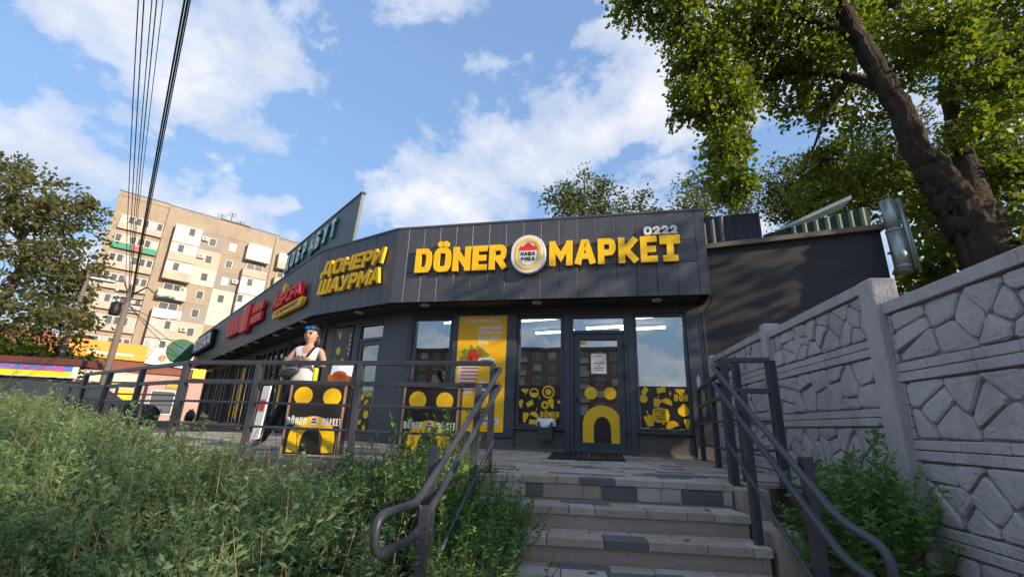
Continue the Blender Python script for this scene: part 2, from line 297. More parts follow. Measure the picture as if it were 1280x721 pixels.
# ---- block lettering: each glyph is a set of centre-line strokes
def arc(cx, cy, rx, ry, a0, a1, n=8):
    return [(cx + rx * math.cos(R(a0 + (a1 - a0) * i / n)), cy + ry * math.sin(R(a0 + (a1 - a0) * i / n))) for i in range(n + 1)]
_O = [(.0, .3)] + arc(.3, .3, .3, .3, 180, 270, 5)[1:] + arc(.7, .3, .3, .3, 270, 360, 5) + arc(.7, .7, .3, .3, 0, 90, 5) + arc(.3, .7, .3, .3, 90, 180, 5)
_bowl = lambda y0, y1, w=1.0: [(0, y1)] + [(w - .32, y1)] + arc(w - .32, (y0 + y1) / 2, .32, (y1 - y0) / 2, 80, -80, 6) + [(w - .32, y0), (0, y0)]
GL = {
 'A': (.86, [[(0, 0), (.42, 1), (.58, 1), (1, 0)], [(.2, .3), (.8, .3)]]),
 'Б': (.72, [[(.92, 1), (0, 1), (0, 0)], _bowl(0, .56)]),
 'B': (.74, [[(0, 0), (0, 1)], _bowl(.53, 1, .9), _bowl(0, .53)]),
 'D': (.78, [[(0, 0), (0, 1)], _bowl(0, 1)]),
 'Д': (.92, [[(.2, .12), (.36, 1), (.82, 1), (.82, .12)], [(0, -.14), (0, .12), (1, .12), (1, -.14)]]),
 'E': (.66, [[(1, 1), (0, 1), (0, 0), (1, 0)], [(0, .5), (.88, .5)]]),
 'F': (.62, [[(1, 1), (0, 1), (0, 0)], [(0, .5), (.85, .5)]]),
 'И': (.80, [[(0, 1), (0, 0)], [(0, .06), (1, .94)], [(1, 1), (1, 0)]]),
 'K': (.78, [[(0, 0), (0, 1)], [(1, 1), (.22, .5)], [(.25, .55), (1, 0)]]),
 'Л': (.80, [[(0, 0), (.3, 1), (1, 1), (1, 0)]]),
 'M': (.98, [[(0, 0), (0, 1)], [(.04, .95), (.5, .32), (.96, .95)], [(1, 1), (1, 0)]]),
 'H': (.78, [[(0, 0), (0, 1)], [(1, 0), (1, 1)], [(0, .5), (1, .5)]]),
 'N': (.80, [[(0, 0), (0, 1)], [(0, .94), (1, .06)], [(1, 0), (1, 1)]]),
 'O': (.80, [_O + ['c']]), '0': (.74, [_O + ['c']]),
 'П': (.78, [[(0, 0), (0, 1), (1, 1), (1, 0)]]),
 'P': (.74, [[(0, 0), (0, 1)], _bowl(.42, 1)]),
 'R': (.78, [[(0, 0), (0, 1)], _bowl(.44, 1), [(.5, .44), (1, 0)]]),
 'C': (.72, [arc(.5, .68, .5, .32, 10, 180, 7) + arc(.5, .32, .5, .32, 180, 350, 7)]),
 'T': (.72, [[(0, 1), (1, 1)], [(.5, 1), (.5, 0)]]),
 'Ŧ': (.80, [[(0, .86), (0, 1), (1, 1), (1, .86)], [(.5, 1), (.5, 0)], [(.2, 0), (.8, 0)]]),
 'У': (.76, [[(0, 1), (.5, .42)], [(1, 1), (.4, 0), (.1, 0)]]),
 'Ш': (1.06, [[(0, 1), (0, 0), (1, 0), (1, 1)], [(.5, 1), (.5, 0)]]),
 'Ч': (.74, [[(0, 1), (0, .55), (.15, .42), (1, .42)], [(1, 1), (1, 0)]]),
 'Я': (.78, [[(1, 0), (1, 1)], [(1 - a, b) for a, b in _bowl(.44, 1)], [(.5, .44), (0, 0)]]),
 '2': (.70, [arc(.5, .68, .48, .32, 165, 0, 7) + [(.9, .48), (.05, 0), (1, 0)]]),
 '3': (.70, [[(.05, 1), (.95, 1), (.45, .6)] + arc(.5, .3, .48, .3, 80, -160, 8)]),
 '9': (.70, [[(.98, .66)] + arc(.5, .68, .48, .32, 0, 340, 10), [(.98, .68), (.9, .25), (.3, 0)]]),
 '1': (.40, [[(.1, .8), (.6, 1), (.6, 0)]]),
 'S': (.70, [arc(.5, .74, .46, .26, 20, 200, 6) + [(.2, .54), (.8, .46)] + arc(.5, .26, .46, .26, 20, -160, 6)]),
 'e': (.78, [[(.05, .36), (.97, .36)] + arc(.5, .36, .47, .36, 0, 310, 10)]),
 'v': (.72, [[(0, .7), (.5, 0), (1, .7)]]),
 'a': (.78, [arc(.46, .35, .46, .35, 10, 350, 10), [(.95, .72), (.95, 0)]]),
 'й': (.5, []), '-': (.4, [[(0, .5), (1, .5)]]), '.': (.25, [[(.5, .0), (.5, .05)]]), '/': (.4, [[(0, 0), (1, 1)]]), ':': (.3, [[(.5, .1), (.5, .2)], [(.5, .7), (.5, .8)]]),
 'З': (.70, [arc(.45, .74, .46, .26, 150, -80, 7), arc(.45, .27, .5, .27, 85, -150, 7)]),
}
for a_, b_ in zip('АВЕКМНОРСТ', 'ABEKMHOPCT'): GL[a_] = GL[b_]
GL['Й'] = (.80, GL['И'][1] + [[(.3, 1.26), (.5, 1.2), (.7, 1.26)]])
GL['Ö'] = (.80, GL['O'][1] + ['dots'])
def glyph(mb, F, ch, a, z, h, t, d0, d1, shear=0.0, sx=1.0):
    """strokes of one letter, height h, stroke width t, laid on frame F at (a, z)"""
    w, strokes = GL[ch]; w = w * h * sx; m = t / 2
    def mpt(p):
        x = m + p[0] * (w - t); y = m + p[1] * (h - t); return np.array([x + shear * y, y])
    for si, st in enumerate(strokes):
        dd = d1 + 0.0006 * si
        if st == 'dots':
            for c in (.28, .72):
                q = mpt((c, 1)); mb.prism(F, [(a + x, z + y) for x, y in circ(q[0] + shear * t, q[1] + t * 1.15, t * .56, 14)], d0, dd)
            continue
        closed = st[-1] == 'c'; P = [mpt(p) for p in st if p != 'c']
        if not closed and si:   # keep secondary strokes a hair inside the first so that no faces coincide
            c = sum(P) / len(P); P = [c + (p - c) * 0.996 for p in P]
        n = len(P); L, Rr = [], []
        for i in range(n):
            if closed: p0, p1 = P[i - 1], P[(i + 1) % n]
            else: p0, p1 = P[max(i - 1, 0)], P[min(i + 1, n - 1)]
            def nn(q, r_):
                d = r_ - q; l = math.hypot(*d); return np.array([-d[1], d[0]]) / l if l > 1e-9 else None
            e1 = nn(p0, P[i]); e2 = nn(P[i], p1)
            if e1 is None: e1 = e2
            if e2 is None: e2 = e1
            mv = e1 + e2; l = np.linalg.norm(mv)
            mv = e1 if l < .2 else mv / l
            k = min(1 / max(mv @ e1, .35), 1.75)
            ext = np.zeros(2)
            L.append(P[i] + mv * m * k); Rr.append(P[i] - mv * m * k)
        if not closed:   # butt ends reach the edge of the letter box
            for idx, (q, r_) in ((0, (P[0], P[1])), (n - 1, (P[-1], P[-2]))):
                d = q - r_; d = d / (np.linalg.norm(d) + 1e-9); e = m * .98
                if abs(d[0]) > .25 and abs(d[1]) > .25: e *= .75
                L[idx] = L[idx] + d * e; Rr[idx] = Rr[idx] + d * e
        vs = [F.pt(a + p[0], d, z + p[1]) for d in (d0, dd) for S_ in (L, Rr) for p in S_]
        fs = []
        for i in range(n if closed else n - 1):
            j = (i + 1) % n
            fs += [(2 * n + i, 3 * n + i, 3 * n + j, 2 * n + j), (i, j, n + j, n + i), (i, 2 * n + i, 2 * n + j, j), (n + i, n + j, 3 * n + j, 3 * n + i)]
        if not closed: fs += [(0, n, 3 * n, 2 * n), (n - 1, 3 * n - 1, 4 * n - 1, 2 * n - 1)]
        mb.add(vs, fs)
    return w
def text(F, s, a, z, h, t, d0, d1, mat, parent, name='letter', gap=.12, shear=0.0, width=None, join=False, sx=1.0):
    """one mesh per letter (or one joined line of small print)"""
    if width:
        tot = sum((GL[c][0] * h * sx if c in GL else .4 * h) + gap * h for c in s) - gap * h
        sx *= (width - gap * h * (len(s) - 1)) / max(tot - gap * h * (len(s) - 1), 1e-6)
    x = a; mb = MB()
    for c in s:
        if c not in GL: x += .4 * h * sx; continue
        if not join: mb = MB()
        w = glyph(mb, F, c, x, z, h, t, d0, d1, shear, sx)
        if not join: mb.build(name, mat, parent)
        x += w + gap * h
    if join and mb.v: return mb.build(name, mat, parent)
rnd = random.Random(7); rng = np.random.default_rng(11)

# ---- foliage
def leaves_mesh(name, centers, dirs, size, aspect=.5, jitter=.35, fold=.12, up_bias=.0):
    """one four-point leaf per centre (numpy); dirs = preferred growth direction"""
    n = len(centers); d = dirs + rng.normal(0, jitter, (n, 3)); d /= np.linalg.norm(d, axis=1)[:, None] + 1e-9
    r = rng.normal(0, 1, (n, 3)) + np.array([0, 0, up_bias]); s = np.cross(d, r); s /= np.linalg.norm(s, axis=1)[:, None] + 1e-9
    nn = np.cross(s, d); L = (size * rng.uniform(.65, 1.3, n))[:, None] if np.isscalar(size) else (size * rng.uniform(.75, 1.25, n))[:, None]
    a = centers; b = centers + d * L * .45 + s * L * aspect * .5 + nn * L * fold; c = centers + d * L; e = centers + d * L * .45 - s * L * aspect * .5 + nn * L * fold
    v = np.stack([a, b, c, e], 1).reshape(-1, 3)
    return v
def quads_to_mesh(name, v, origin):
    n = len(v) // 4; me = bpy.data.meshes.new(name); me.vertices.add(4 * n); me.vertices.foreach_set('co', (v - np.array(origin)).astype(np.float32).ravel())
    me.loops.add(4 * n); me.loops.foreach_set('vertex_index', np.arange(4 * n, dtype=np.int32)); me.polygons.add(n)
    me.polygons.foreach_set('loop_start', np.arange(0, 4 * n, 4, dtype=np.int32)); me.polygons.foreach_set('loop_total', np.full(n, 4, dtype=np.int32))
    me.update(calc_edges=True); me.validate(); return me
def clump_leaves(clumps, leaf, per_twig=26, twig_sigma=.20, mb=None, droop=0.25, anchor=None):
    """leaves in small sprays spread through each ellipsoid clump"""
    out = []
    for c, r, n in clumps:
        c = np.array(c, float); r = np.array(r if isinstance(r, (list, tuple, np.ndarray)) else (r, r, r), float)
        k = max(3, n // per_twig); q = rng.normal(0, 1, (k, 3)); q /= np.linalg.norm(q, axis=1)[:, None]; q *= rng.uniform(.25, 1.0, k)[:, None] ** .55
        tw = c + q * r
        if mb is not None:
            for p in tw[::2]:
                a = c + (p - c) * .12 + np.array([0, 0, -.12 * r[2]]); mb.tube([a, (a + p) / 2 + rng.normal(0, .06, 3) * r, p], [.016 * leaf / .1, .011 * leaf / .1, .004 * leaf / .1], 4, False)
        m = per_twig; ctr = np.repeat(tw, m, 0) + rng.normal(0, twig_sigma, (k * m, 3)) * np.minimum(r, 1.0) * np.array([1, 1, .8])
        dr = np.repeat(q, m, 0) + np.array([0, 0, -droop]); out.append(leaves_mesh('x', ctr, dr, leaf, .75, .8))
    return np.concatenate(out)
def make_tree(name, label, base, trunk, limbs, clumps, leaf, lm, bm='bark2', group=None, per_twig=26, sigma=.2, wob=.12):
    t = thing(name, label, 'tree', base, group)
    mb = MB()
    def rough(pts, rr, n=12):
        k = len(mb.v); mb.tube(pts, rr, n)
        for i in range(k, len(mb.v)):
            p = np.array(mb.v[i]); ring = (i - k) // n
            if ring < len(pts):
                c = np.array(pts[ring]); mb.v[i] = tuple(c + (p - c) * (1 + rnd.uniform(-wob, wob)))
    def refine(pts, rr, m=4):
        P, Q = [], []
        for i in range(len(pts) - 1):
            for j in range(m): f = j / m; P.append(np.array(pts[i]) * (1 - f) + np.array(pts[i + 1]) * f + (rng.normal(0, rr[i] * .12, 3) if j else 0)); Q.append(rr[i] * (1 - f) + rr[i + 1] * f)
        return P + [np.array(pts[-1])], Q + [rr[-1]]
    P, Q = refine([p for p, r in trunk], [r for p, r in trunk], 12 if trunk[0][1] > .45 else 5)
    ns = 40 if trunk[0][1] > .45 else 14; k0 = len(mb.v); mb.tube(P, Q, ns); ridge = rng.normal(0, .055, ns)
    for i in range(len(P)):      # furrows run along the trunk and wander slowly
        ridge = ridge * .8 + rng.normal(0, .04, ns)
        for j in range(ns):
            c = np.array(P[i]); p = np.array(mb.v[k0 + i * ns + j]); mb.v[k0 + i * ns + j] = tuple(c + (p - c) * (1 + ridge[j] + .07 * math.sin(2 * j * 6.283 / ns * 2 + i * .2)))
    mb.build('trunk', MT[bm], t, True)
    for l in limbs:
        mb = MB(); P, Q = refine([p for p, r in l], [r for p, r in l], 4); rough(P, Q, 9); mb.build('limb', MT[bm], t, True)
    tw = MB(); v = clump_leaves(clumps, leaf, per_twig, sigma, tw)
    me = quads_to_mesh('crown', v, base); link('crown', me, MT[lm], t, base)
    if tw.v: tag(tw.build('twig', MT['twig'], t), kind='stuff')
    return t

# ------------------------------------------------------------------ ground
def sstep(a, b, x):
    t = min(1, max(0, (x - a) / (b - a))); return t * t * (3 - 2 * t)
def gz(x, y):
    lo = -1.12 + 0.62 * sstep(.6, 4.6, y) + .15 * sstep(4.5, 9, y)
    left = -1.12 + 0.85 * sstep(0.8, 6.0, y + max(0, -x - 3) * .45)
    h = lo if x > -3 else lo + (max(lo, left) - lo) * sstep(3, 5, -x)
    if x > 3.0: h += 0.6 * sstep(3.0, 4.5, x)
    h += (-.35 - h) * sstep(9, 14, math.hypot(x, y))
    return h
axx = list(np.arange(-13, 9.01, .35)); axx = [-2500, -900, -300, -120, -60, -35, -24, -18, -15] + axx + [11, 14, 20, 35, 70, 160, 500, 2500]
ayy = list(np.arange(-3, 12.01, .35)); ayy = [-2500, -900, -300, -120, -60, -30, -15, -8, -5] + ayy + [14, 18, 25, 40, 80, 180, 600, 2500]
gb = MB(); nx = len(axx)
gb.v = [(x, y, gz(x, y) + (rnd.uniform(-.03, .03) if abs(x) < 12 and abs(y) < 11 else 0)) for y in ayy for x in axx]
gb.f = [(j * nx + i, j * nx + i + 1, (j + 1) * nx + i + 1, (j + 1) * nx + i) for j in range(len(ayy) - 1) for i in range(nx - 1)]; gb.mi = [0] * len(gb.f)
tag(gb.build('ground', MT['soil'], None, True, origin=(0, 0, 0)), kind='structure')
mb = MB(); mb.slab([(-60, 24), (-20, 24.5), (-22, 30), (-34, 44), (-60, 46)], -.34, -.30)
tag(mb.build('street', MT['asphalt']), kind='structure')

# ------------------------------------------------------------------ terrace
TP = [(2.95, 4.2), (2.2, 4.09), (2.06, 4.10), (-.20, 4.275), (-.26, 4.28), (-3.76, 5.12), (-7.05, 7.42), (-12.5, 13.8), (-19.5, 22.3), (-14.8, 25.5), (-2.0, 11.6), (3.0, 9.0), (6.2, 7.6), (6.1, 6.8), (3.3, 6.9)]
mb = MB(); mb.slab(TP, -.85, -.036)
terr = tag(mb.build('terrace', MT['joint'], origin=(0, 6, 0)), kind='structure')
mb = MB()   # dark concrete edging under the railing
for a, b in ((4, 5), (5, 6), (6, 7)):
    A, B = np.array(TP[a]), np.array(TP[b]); d = (B - A) / np.linalg.norm(B - A); nrm = np.array([d[1], -d[0]]); nrm = nrm if nrm @ np.array([0, 1]) > 0 else -nrm
    A2 = A - d * .0; B2 = B + d * .0
    q = [A2 - nrm * .03, B2 - nrm * .03, B2 + nrm * (.40 + .004 * a), A2 + nrm * (.40 + .004 * a)]
    mb.hexa([(*p, -.5 - .01 * a) for p in q] + [(*p, .004 + .002 * a) for p in q])
mb.build('edging_kerb', MT['concrete_dark'], terr)
ST = Fr((1.0, 4.15), (.9968, -.08))
def inside(p, poly):
    c = False; j = len(poly) - 1
    for i in range(len(poly)):
        if (poly[i][1] > p[1]) != (poly[j][1] > p[1]) and p[0] < (poly[j][0] - poly[i][0]) * (p[1] - poly[i][1]) / (poly[j][1] - poly[i][1]) + poly[i][0]: c = not c
        j = i
    return c
PM = ['pav1', 'pav2', 'pav3']
pcache = {}
def paver_mesh(w, d, h, mk):
    k = (round(w, 3), round(d, 3), round(h, 3), mk)
    if k not in pcache:
        b = MB(); e = .006; b.add([(-w / 2, -d / 2, 0), (w / 2, -d / 2, 0), (w / 2, d / 2, 0), (-w / 2, d / 2, 0), (-w / 2, -d / 2, h - e), (w / 2, -d / 2, h - e), (w / 2, d / 2, h - e), (-w / 2, d / 2, h - e),
            (-w / 2 + e, -d / 2 + e, h), (w / 2 - e, -d / 2 + e, h), (w / 2 - e, d / 2 - e, h), (-w / 2 + e, d / 2 - e, h)],
            [(3, 2, 1, 0), (8, 9, 10, 11)] + [(i, (i + 1) % 4, 4 + (i + 1) % 4, 4 + i) for i in range(4)] + [(4 + i, 4 + (i + 1) % 4, 8 + (i + 1) % 4, 8 + i) for i in range(4)])
        me = b.mesh('paver', (0, 0, 0)); me.materials.append(MT[mk]); pcache[k] = me
    return pcache[k]
cand = []
d = -.155
while d > -8.6:
    s = -9.0 + rnd.uniform(0, .2)
    while s < 2.3:
        w = rnd.choice((.2, .3, .3, .4)); c = ST.pt(s + w / 2, d, 0)
        if inside((c[0], c[1]), TP) and inside((c[0], c[1] + .12), TP) and (c[0] > -.35 or inside((c[0], c[1] - .36), TP)) and inside((c[0] + .2, c[1]), TP): cand.append((np.linalg.norm(c - EYE) + (6 if c[0] < -.5 else 0), c, w, rnd.choices(PM, (5, 5, 2))[0]))
        s += w
    d -= .15
cand.sort(key=lambda q: q[0])
def paver(c, w, dd, h, mk, parent, z):
    o = link('paver', paver_mesh(w - .006, dd - .006, h, mk), None, parent, (c[0], c[1], z), ST.rot + rnd.uniform(-.006, .006)); return o
for k, (q, c, w, mk) in enumerate(cand[:290]):
    paver(c, w, .15, .032, mk, terr, -.033 + rnd.uniform(-.003, .003))
rest = MB()
for q, c, w, mk in cand[290:]:
    rest.cur = PM.index(mk); F = Fr((c[0], c[1]), ST.u); rest.fbox(F, -w / 2 + .003, w / 2 - .003, -.072, .072, -.033, rnd.uniform(-.003, .002))
tag(rest.build('paving', [MT[m] for m in PM], terr), kind='stuff')

# ------------------------------------------------------------------ stairs
stairs = thing('entrance_stairs', None, None, (1.0, 3.0, -1.1), kind='structure')
SD = [0, .35, .68, 1.00, 1.32, 1.64, 1.96, 2.28]; SZ = [0, -.18, -.33, -.48, -.63, -.78, -.93, -1.08]
S0, S1 = -1.22, .90
for k in range(8):
    z = SZ[k]; mb = MB(); s1 = S1 + (.0 if k else .02) - .012 * k
    mb.fbox(ST, S0, s1, SD[k] - .40, SD[k] - .004 * k, -1.3 - .01 * k, z - .045)
    st = mb.build('step', MT['concrete'], stairs, origin=ST.pt(0, SD[k], z))
    s = S0 + rnd.uniform(-.05, .0)
    while s < s1 - .05:       # front row of blocks forms the nosing
        w = min(rnd.choice((.2, .2, .3, .3, .4)), s1 + .012 - s)
        if s1 + .012 - (s + w) < .08: w = s1 + .012 - s
        c = ST.pt(s + w / 2, SD[k] - .065, 0); paver(c, w, .17 + rnd.uniform(-.006, .006), .056 + rnd.uniform(-.003, .003), rnd.choices(PM, (6, 3, 3))[0], st, z - .056 + rnd.uniform(-.004, .002))
        s += w
    if k:
        s = S0
        while s < s1 - .03:
            w = min(rnd.choice((.2, .3, .4)), s1 - s); c = ST.pt(s + w / 2, SD[k] - .225, 0)
            paver(c, w, .145, .05, rnd.choices(PM, (4, 6, 2))[0], st, z - .053 + rnd.uniform(-.004, .001)); s += w
    if k == 0:
        s = S0; cols = ['pav2', 'pav1', 'pav3', 'pav2', 'pav2', 'pav3', 'pav1', 'pav1', 'pav3', 'pav1', 'pav1', 'pav2', 'pav1']; i = 0
        while s < s1 - .05:
            w = min((.18, .22, .15, .34, .16, .3, .2, .17, .34)[i % 9], s1 - s); b = MB(); b.fbox(ST, s + .003, s + w - .003, -.02, .008 + rnd.uniform(0, .004), -.172, -.062); b.build('riser_tile', MT[cols[i % 13]], st, bevel=.004); s += w; i += 1
mb = MB(); mb.fbox(ST, S1 + .03, S1 + .26, -.28, .16, -1.2, -.02); mb.fbox(ST, S1 + .02, S1 + .22, .161, .70, -1.25, -.24); mb.fbox(ST, S1 + .01, S1 + .2, .701, 1.9, -1.27, -.62)
mb.build('cheek_wall', MT['concrete'], stairs, bevel=.012)
mb = MB(); mb.fbox(ST, S0 - .25, S0 - .02, -.1, .5, -1.2, -.05); mb.fbox(ST, S0 - .24, S0 - .02, .501, 1.9, -1.25, -.5); mb.build('cheek_wall', MT['concrete'], stairs, bevel=.012)

# ------------------------------------------------------------------ shop building
def isect(F1, F2):
    Mx = np.array([[F1.u[0], -F2.u[0]], [F1.u[1], -F2.u[1]]]); r = np.linalg.solve(Mx, (F2.P - F1.P)[:2]); return F1.P[:2] + F1.u[:2] * r[0]
FF = Fr((3.23, 6.905), (.9733, -.2293)); B2 = np.array([-4.4, 9.6]); FM = Fr(B2, np.array([-2.31, 8.21]) - B2); FL = Fr(B2, (.661, -.750))
OV = .65; WF, WM, WLf = FF.back(OV), FM.back(OV), FL.back(OV)
c1 = isect(WF, WM); c2 = isect(WM, WLf)
sF = float((c1 - WF.P[:2]) @ WF.u[:2]); sM0 = float((c2 - WM.P[:2]) @ WM.u[:2]); sM1 = float((c1 - WM.P[:2]) @ WM.u[:2]); sL = float((c2 - WLf.P[:2]) @ WLf.u[:2])
LMF = float(np.linalg.norm(np.array([-2.31, 8.21]) - B2)); sFF = float((np.array([-2.31, 8.21]) - FF.P[:2]) @ FF.u[:2]); LEND = -17.2
ZB, ZT = 2.55, 4.08
shop = thing('shop_building', 'long dark grey single-storey shop building with angled fascia and glass front', 'building', (0, 9, 0))
# fascia with single sheets
fas = MB()
for F, a, b in ((FF, sFF, 0.0), (FM, 0, LMF), (FL, LEND, 0)):
    fas.fbox(F, a + (.02 if F is FM else 0), b - (.02 if F is not FF else 0), -.16, -.035, ZB + .01, ZT - .02)
fas.fbox(Fr(FF.pt(0, 0, 0), (-FF.n)), 0.03, 1.2, -.16, -.035, ZB + .01, ZT - .02)
fas.cur = 1
for F, a, b, ofs in ((FF, sFF - .0, 0.02, 0), (FM, -.0, LMF, .0015), (FL, LEND, 0, .003)): fas.fbox(F, a, b, -.2, .012 + ofs, ZT - .02 + ofs, ZT + .02 + ofs)
fasc = fas.build('fascia', [MT['fascia_dark'], MT['fascia']], shop)
sheet = {}
def panel(F, s0, s1, z0, z1):
    k = (round(s1 - s0, 3), round(z1 - z0, 3))
    if k not in sheet:
        w, h = s1 - s0 - .007, z1 - z0 - .006; b = MB(); q = .004
        o = [(-w / 2, -h / 2), (w / 2, -h / 2), (w / 2, h / 2), (-w / 2, h / 2)]; i_ = [(x - math.copysign(q, x), y - math.copysign(q, y)) for x, y in o]
        b.add([(x, .03, y) for x, y in o] + [(x, .004, y) for x, y in o] + [(x, 0, y) for x, y in i_], [(8, 9, 10, 11)] + [(a, (a + 1) % 4, 4 + (a + 1) % 4, 4 + a) for a in range(4)] + [(4 + a, 4 + (a + 1) % 4, 8 + (a + 1) % 4, 8 + a) for a in range(4)])
        me = b.mesh('fascia_panel', (0, 0, 0)); me.materials.append(MT['fascia']); sheet[k] = me
    o = link('fascia_panel', sheet[k], None, fasc, F.pt((s0 + s1) / 2, rnd.uniform(-.0015, .0015), (z0 + z1) / 2), F.rot)
    o.rotation_euler = (rnd.uniform(-.004, .004), 0, F.rot + rnd.uniform(-.003, .003))
edges = [0.0, -.16] + [-.16 - .3295 * i for i in range(1, 17)]
edges = [e for e in edges if e > sFF + .1] + [sFF]
for i in range(len(edges) - 1):
    zs = [ZB, 3.14, 3.53, ZT - .02] if 1 <= i < len(edges) - 2 else [ZB, ZT - .02]
    for a, b in zip(zs[:-1], zs[1:]): panel(FF, edges[i + 1], edges[i], a, b)
nm_ = 8
for i in range(nm_): panel(FM, LMF * i / nm_, LMF * (i + 1) / nm_, ZB, ZT - .02)
s = 0.0
while s > LEND + .01: panel(FL, max(s - .33, LEND), s, ZB, ZT - .02); s -= .33
FE = Fr(FF.pt(0, 0, 0), -FF.n)
for i in range(3): panel(FE, .01 + i * .33, .34 + i * .33, ZB, ZT - .02)
# soffit, roof, shell
def fp(F, s, d): p = F.pt(s, d, 0); return (p[0], p[1])
endL = fp(FL, LEND, 0); endLw = fp(WLf, LEND, 0)
rear = [fp(FL, LEND, -9), (-2.0, 16.5), (6.0, 13.5)]
mb = MB()
mb.slab([fp(FF, 0, -.03), fp(FF, 0, -OV - .1), tuple(c1 + WF.n[:2] * -.1), tuple(c2 + WM.n[:2] * -.1), fp(WLf, LEND, -.1), fp(FL, LEND, -.03), fp(FL, 0, -.03), (-2.31 - .01, 8.21 + .03)], ZB + .012, ZB + .05)
sof = mb.build('soffit', MT['soffit'], shop)
mb = MB(); mb.slab([fp(FF, 0, -.1), fp(FF, 0, -3), *rear[::-1], fp(FL, LEND, -.1), fp(FL, 0, -.1), (-2.31, 8.31)], 3.70, 3.80); mb.build('roof', MT['soffit'], shop)
mb = MB(); mb.slab([tuple(c1 - WF.n[:2] * .12), fp(WF, -.1, -.12), fp(WF, -.1, -5), (6.0, 13.4), (-2.0, 16.4), fp(FL, LEND + .3, -8.8), fp(WLf, LEND + .3, -.12), tuple(c2 - WM.n[:2] * .12)][::-1], 2.78, 2.84); mb.build('ceiling', pm('white_ceiling', (.5, .52, .54), .8), shop)
mb = MB(); mb.slab([tuple(c1 - WF.n[:2] * .02), fp(WF, -.0, -.02), fp(WF, 0, -5), (6.0, 13.4), (-2.0, 16.4), fp(FL, LEND + .3, -8.8), fp(WLf, LEND + .3, -.02), tuple(c2 - WM.n[:2] * .02)][::-1], -.03, .045); mb.build('indoor_floor', pm('shop_floor_tile', (.16, .15, .14), .35), shop)
mb = MB()
bw = [fp(WF, .06, -5.2), fp(WF, -6.2, -5.2), (-5.6, 14.2), fp(WLf, LEND, -4)]
for a, b in zip(bw[:-1], bw[1:]): mb.bar((*a, 1.4), (*b, 1.4), .15, 2.75)
mb.bar((*fp(WLf, LEND + .05, -.05), 1.7), (*fp(WLf, LEND + .05, -9), 1.7), .2, 3.9)
mb.bar((*fp(WLf, LEND, -9), 1.7), (-2.0, 16.5, 1.7), .2, 3.9); mb.bar((-2.0, 16.5, 1.7), (6, 13.5, 1.7), .2, 3.9); mb.bar((6, 13.5, 1.7), (5.9, 6.85, 1.7), .2, 3.9)
mb.build('inner_wall', pm('indoor_dark_wall', (.07, .068, .066), .6), shop)
# front wall pieces
wl = MB()
wl.fbox(WF, -.32, .10, -.2, 0, -.02, ZB + .011)
wl.fbox(WF, sF + .001, -.32, -.2, -.002, 2.42, ZB + .0115)
wl.fbox(WF, -2.46, -2.35, -.2, -.001, -.02, 2.419)
wl.fbox(WF, -1.325, -1.22, -.2, -.001, -.02, 2.419)
wl.fbox(WF, -4.63, -3.34, -.2, -.001, -.02, 2.419)
wl.fbox(WF, sF, -5.47, -.2, 0, -.02, 2.419)
wl.fbox(WM, 1.70, sM1, -.2, 0, -.02, 2.419); wl.fbox(WM, sM0, .08, -.2, 0, -.02, 2.419); wl.fbox(WM, sM0, sM1, -.2, -.002, 2.42, ZB + .0105); wl.fbox(WM, .70, .86, -.2, -.001, -.02, 2.418)
wl.fbox(WLf, LEND, sL, -.2, -.002, 2.42, ZB + .010); wl.fbox(WLf, LEND, LEND + .3, -.2, 0, -.02, 2.419); wl.fbox(WLf, -1.0, sL, -.2, 0, -.02, 2.419)
wl.build('front_wall', MT['frame'], shop)
pl = MB()
for a, b in ((-1.219, -.33), (-3.34, -2.461), (-5.46, -4.631)): pl = MB(); pl.fbox(WF, a, b, -.2, -.035, -.02, .352); pl.build('plinth', MT['plinth'], shop)
for a, b in ((-4.62, -3.342), (-.3, .09)): pl = MB(); pl.fbox(WF, a, b, -.01, .012, -.02, .19); pl.build('plinth', MT['plinth'], shop)
pass
def window(F, s0, s1, z0, z1, gm='glass', mull=None, sill=True, t=.055, d=-.06):
    mb = MB(); i, o = rect_ring(s0, s1, z0, z1, t); mb.ring(F, i, o, d - .06, d + .04)
    for m in (mull or []): mb.fbox(F, m - .025, m + .025, d - .05, d + .035, z0 + t, z1 - t)
    w = mb.build('window', MT['frame'], shop, bevel=.006)
    g = MB(); g.fbox(F, s0 + t - .01, s1 - t + .01, d - .014, d - .006, z0 + t - .01, z1 - t + .01); g.build('pane', MT[gm], w)
    if sill: g = MB(); g.fbox(F, s0 - .03, s1 + .03, d - .02, .05, z0 - .035, z0 - .003); g.build('sill', MT['frame'], w, bevel=.006)
    return w
wR = window(WF, -1.218, -.325, .392, 2.415); w1 = window(WF, -3.335, -2.465, .392, 2.415); w0 = window(WF, -5.465, -4.635, .20, 2.415)
# front door
dm = MB(); i, o = rect_ring(-2.345, -1.328, .02, 2.415, .06); dm.ring(WF, i, o, -.13, -.005); dm.fbox(WF, -2.285, -1.388, -.12, -.015, 2.055, 2.12)
door = dm.build('door', MT['frame'], shop, bevel=.006)
lf = MB(); i, o = rect_ring(-2.28, -1.393, .065, 2.05, .115); lf.ring(WF, i, o, -.09, -.02); leafd = lf.build('door_leaf', pm('door_green_grey', (.035, .05, .06), .38), door, bevel=.008)
g = MB(); g.fbox(WF, -2.172, -1.50, -.06, -.052, .175, 1.94); g.build('pane', MT['glass'], door)
g = MB(); g.fbox(WF, -2.29, -1.38, -.07, -.062, 2.115, 2.36); g.build('pane', MT['glass'], door)
g = MB(); g.tube([WF.pt(-2.235, -.02, .86), WF.pt(-2.235, .03, .86), WF.pt(-2.235, .03, 1.08), WF.pt(-2.235, -.02, 1.08)], .011, 8); g.build('handle', MT['frame'], door, True)
